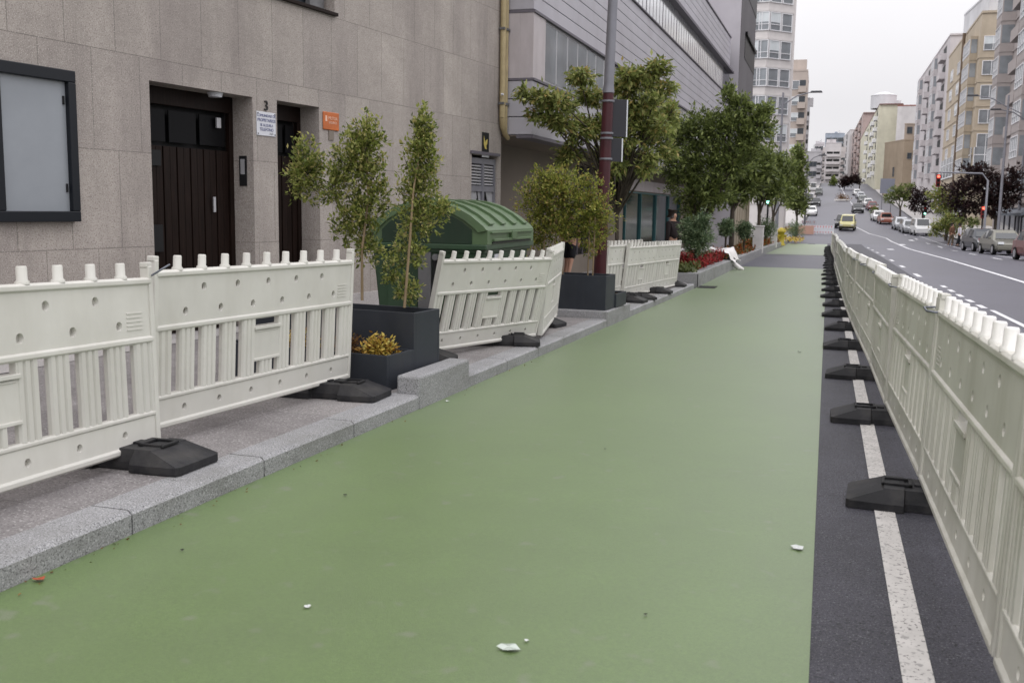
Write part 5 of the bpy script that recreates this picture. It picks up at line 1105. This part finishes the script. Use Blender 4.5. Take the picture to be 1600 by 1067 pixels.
f.tube([(0, 0, 0), (0, 0, hz-.6), (-.4, 0, hz-.1), (dx, .1, hz)], [.09, .08, .07, .05], 8); f.build('arm', M['postgrey'], t2); f = MB(); f.lathe([(.2, 0), (.2, .1), (.12, .3)], n=10); f.build('foot', M['postgrey'], t2)
p = at(1536, 332, 84); t = thing('traffic_light', 'small lit red traffic light among the purple leaves', 'traffic light', (p.x, 84, gz(84)+.1), 0, 'traffic lights'); hh = p.z-t.location.z
f = MB(); f.tube([(0, 0, 0), (0, 0, hh+.3)], .06, 8); f.build('pole', M['black'], t); signal_head(t, hh, M['glowred'], 0, M['redhousing'])
for px, py, Y, lab in ((1200, 316, 66, 'lit green traffic light on the left under the kerb trees'), (1445, 334, 120, 'lit green traffic light above the white van')):
    p = at(px, py, Y); t = thing('traffic_light', lab, 'traffic light', (p.x, Y, gz(Y)+.1), 0, 'traffic lights'); hh = p.z-t.location.z
    f = MB(); f.tube([(0, 0.16, 0), (0, 0.16, hh+.5)], .06, 8); f.build('pole', M['black'], t); signal_head(t, hh+.3, M['glowgreen'], 2)
def street_lamp(label, px, py, Y, H, arm, side):
    p = at(px, py, Y); t = thing('street_lamp', label, 'street lamp', (p.x, Y, gz(Y)+.1), 0, 'street lamps')
    f = MB(); f.tube([(0, 0, 0), (0, 0, H*.5), (0, 0, H)], [.13, .10, .07], 10); f.build('pole', M['postgrey'], t)
    f = MB(); f.tube([(0, 0, H-.9), (side*arm*.5, 0, H-.25), (side*arm, 0, H)], [.05, .045, .04], 8); f.tube([(0, 0, H-.9), (-side*arm*.45, 0, H-1.4)], .04, 6); f.build('arm', M['postgrey'], t)
    f = MB(); f.box((side*(arm+.35), 0, H+.02), (.9, .3, .14), taper=(.8, .7)); f.build('lamp_head', M['signback'], t, .03)
street_lamp('grey street lamp with an arm over the road, in front of the pale tower', 1216, 300, 78, at(1240, 147, 78).z-gz(78), 2.0, 1)
street_lamp('tall grey street lamp rising from the purple tree on the right', 1558, 380, 86, 11.5, 2.2, -1)
street_lamp('second tall lamp at the far right edge', 1588, 380, 92, 11.0, 2.0, -1)
street_lamp('dark slim lamp beside the far works fence', 1257, 352, 118, 8.5, 1.2, 1)
p = at(1382, 315, 150); t = thing('road_sign', 'large grey back of a direction sign on the right pavement', 'sign', (p.x, 175, gz(175))); t.location = (X(1384, 175), 175, gz(175))
f = MB(); f.b2((-1.1, -.04, 3.2), (1.1, .04, 5.6)); f.build('panel', mk('blue_grey_sign', (.22, .23, .28), .5), t); f = MB(); [f.tube([(s*.7, .08, 0), (s*.7, .08, 5.4)], .06, 8) for s in (-1, 1)]; f.build('legs', M['postgrey'], t)
t = thing('traffic_island', 'small planted traffic island in the middle of the hill', 'traffic island', (X(1315, 225), 225, gz(225))); f = MB(); f.lathe([(1.6, 0), (1.6, .35), (1.3, .38), (0, .4)], n=16); f.build('kerb_ring', M['whitestone'], t)
rs_ = np.random.RandomState(3); e = rs_.normal(0, .7, (80, 3)); e[:, 2] = np.abs(e[:, 2])*.9+.4; np_mesh('plants', twig_leaves(e, e*.3, 6, .3, rs_, .8), 4, M['flowrust'], t)
# ============================================================ SKY, SUN, CAMERA
w = bpy.data.worlds.new('World'); SC.world = w; w.use_nodes = True; nt = w.node_tree; N = nt.nodes; L = nt.links
sky = N.new('ShaderNodeTexSky'); sky.sky_type = 'NISHITA'; sky.sun_disc = False; sky.sun_elevation = R(48); sky.sun_rotation = R(150); sky.air_density = 1.0; sky.dust_density = 3.0; sky.ozone_density = 1.0
hs = N.new('ShaderNodeHueSaturation'); hs.inputs['Saturation'].default_value = .12; hs.inputs['Value'].default_value = 1.0; L.new(sky.outputs[0], hs.inputs['Color'])
tc = N.new('ShaderNodeTexCoord'); no = N.new('ShaderNodeTexNoise'); no.inputs['Scale'].default_value = 2.2; no.inputs['Detail'].default_value = 5; L.new(tc.outputs['Generated'], no.inputs['Vector'])
mr = N.new('ShaderNodeMapRange'); mr.inputs[1].default_value = .3; mr.inputs[2].default_value = .75; mr.inputs[3].default_value = 11.4; mr.inputs[4].default_value = 13.0; L.new(no.outputs['Fac'], mr.inputs[0])
cl = N.new('ShaderNodeMix'); cl.data_type = 'RGBA'; cl.blend_type = 'MULTIPLY'; cl.inputs[0].default_value = 1; cl.inputs[6].default_value = (1.0, .985, 1.015, 1)
cx_ = N.new('ShaderNodeCombineColor'); [L.new(mr.outputs[0], cx_.inputs[i]) for i in range(3)]; L.new(cx_.outputs[0], cl.inputs[7])
sz = N.new('ShaderNodeSeparateXYZ'); L.new(tc.outputs['Generated'], sz.inputs[0]); gr_ = N.new('ShaderNodeMapRange'); gr_.inputs[1].default_value = .1; gr_.inputs[2].default_value = .9; gr_.inputs[3].default_value = 1.0; gr_.inputs[4].default_value = 2.8; L.new(sz.outputs['Z'], gr_.inputs[0])
vm = N.new('ShaderNodeVectorMath'); vm.operation = 'SCALE'; L.new(cl.outputs[2], vm.inputs[0]); L.new(gr_.outputs[0], vm.inputs['Scale'])
mx = N.new('ShaderNodeMix'); mx.data_type = 'RGBA'; mx.inputs[0].default_value = .88; L.new(hs.outputs[0], mx.inputs[6]); L.new(vm.outputs[0], mx.inputs[7])
bgn = N['Background']; bgn.inputs['Strength'].default_value = .10; L.new(mx.outputs[2], bgn.inputs['Color'])
sun = bpy.data.lights.new('sun', 'SUN'); sun.energy = .8; sun.angle = R(25); sun.color = (1, .97, .93); so = bpy.data.objects.new('sun', sun); COL.objects.link(so); so.rotation_euler = (R(42), 0, R(-30)+R(0))
cam = bpy.data.cameras.new('camera'); cam.lens = F/1600*36; cam.sensor_width = 36; cam.clip_end = 4000; cam.clip_start = .05
co = bpy.data.objects.new('camera', cam); COL.objects.link(co); co.matrix_world = Matrix.Translation((0, 0, HC)) @ Matrix((_r, _u, -_f)).transposed().to_4x4()
cam.dof.use_dof = True; cam.dof.focus_distance = 8.5; cam.dof.aperture_fstop = 5.0
SC.camera = co
SC.view_settings.view_transform = 'Standard'; SC.view_settings.look = 'None'; SC.view_settings.exposure = -.36; SC.view_settings.gamma = 1
SC.render.engine = 'CYCLES'; SC.cycles.max_bounces = 6; SC.cycles.diffuse_bounces = 3; SC.cycles.glossy_bounces = 3; SC.cycles.use_denoising = True
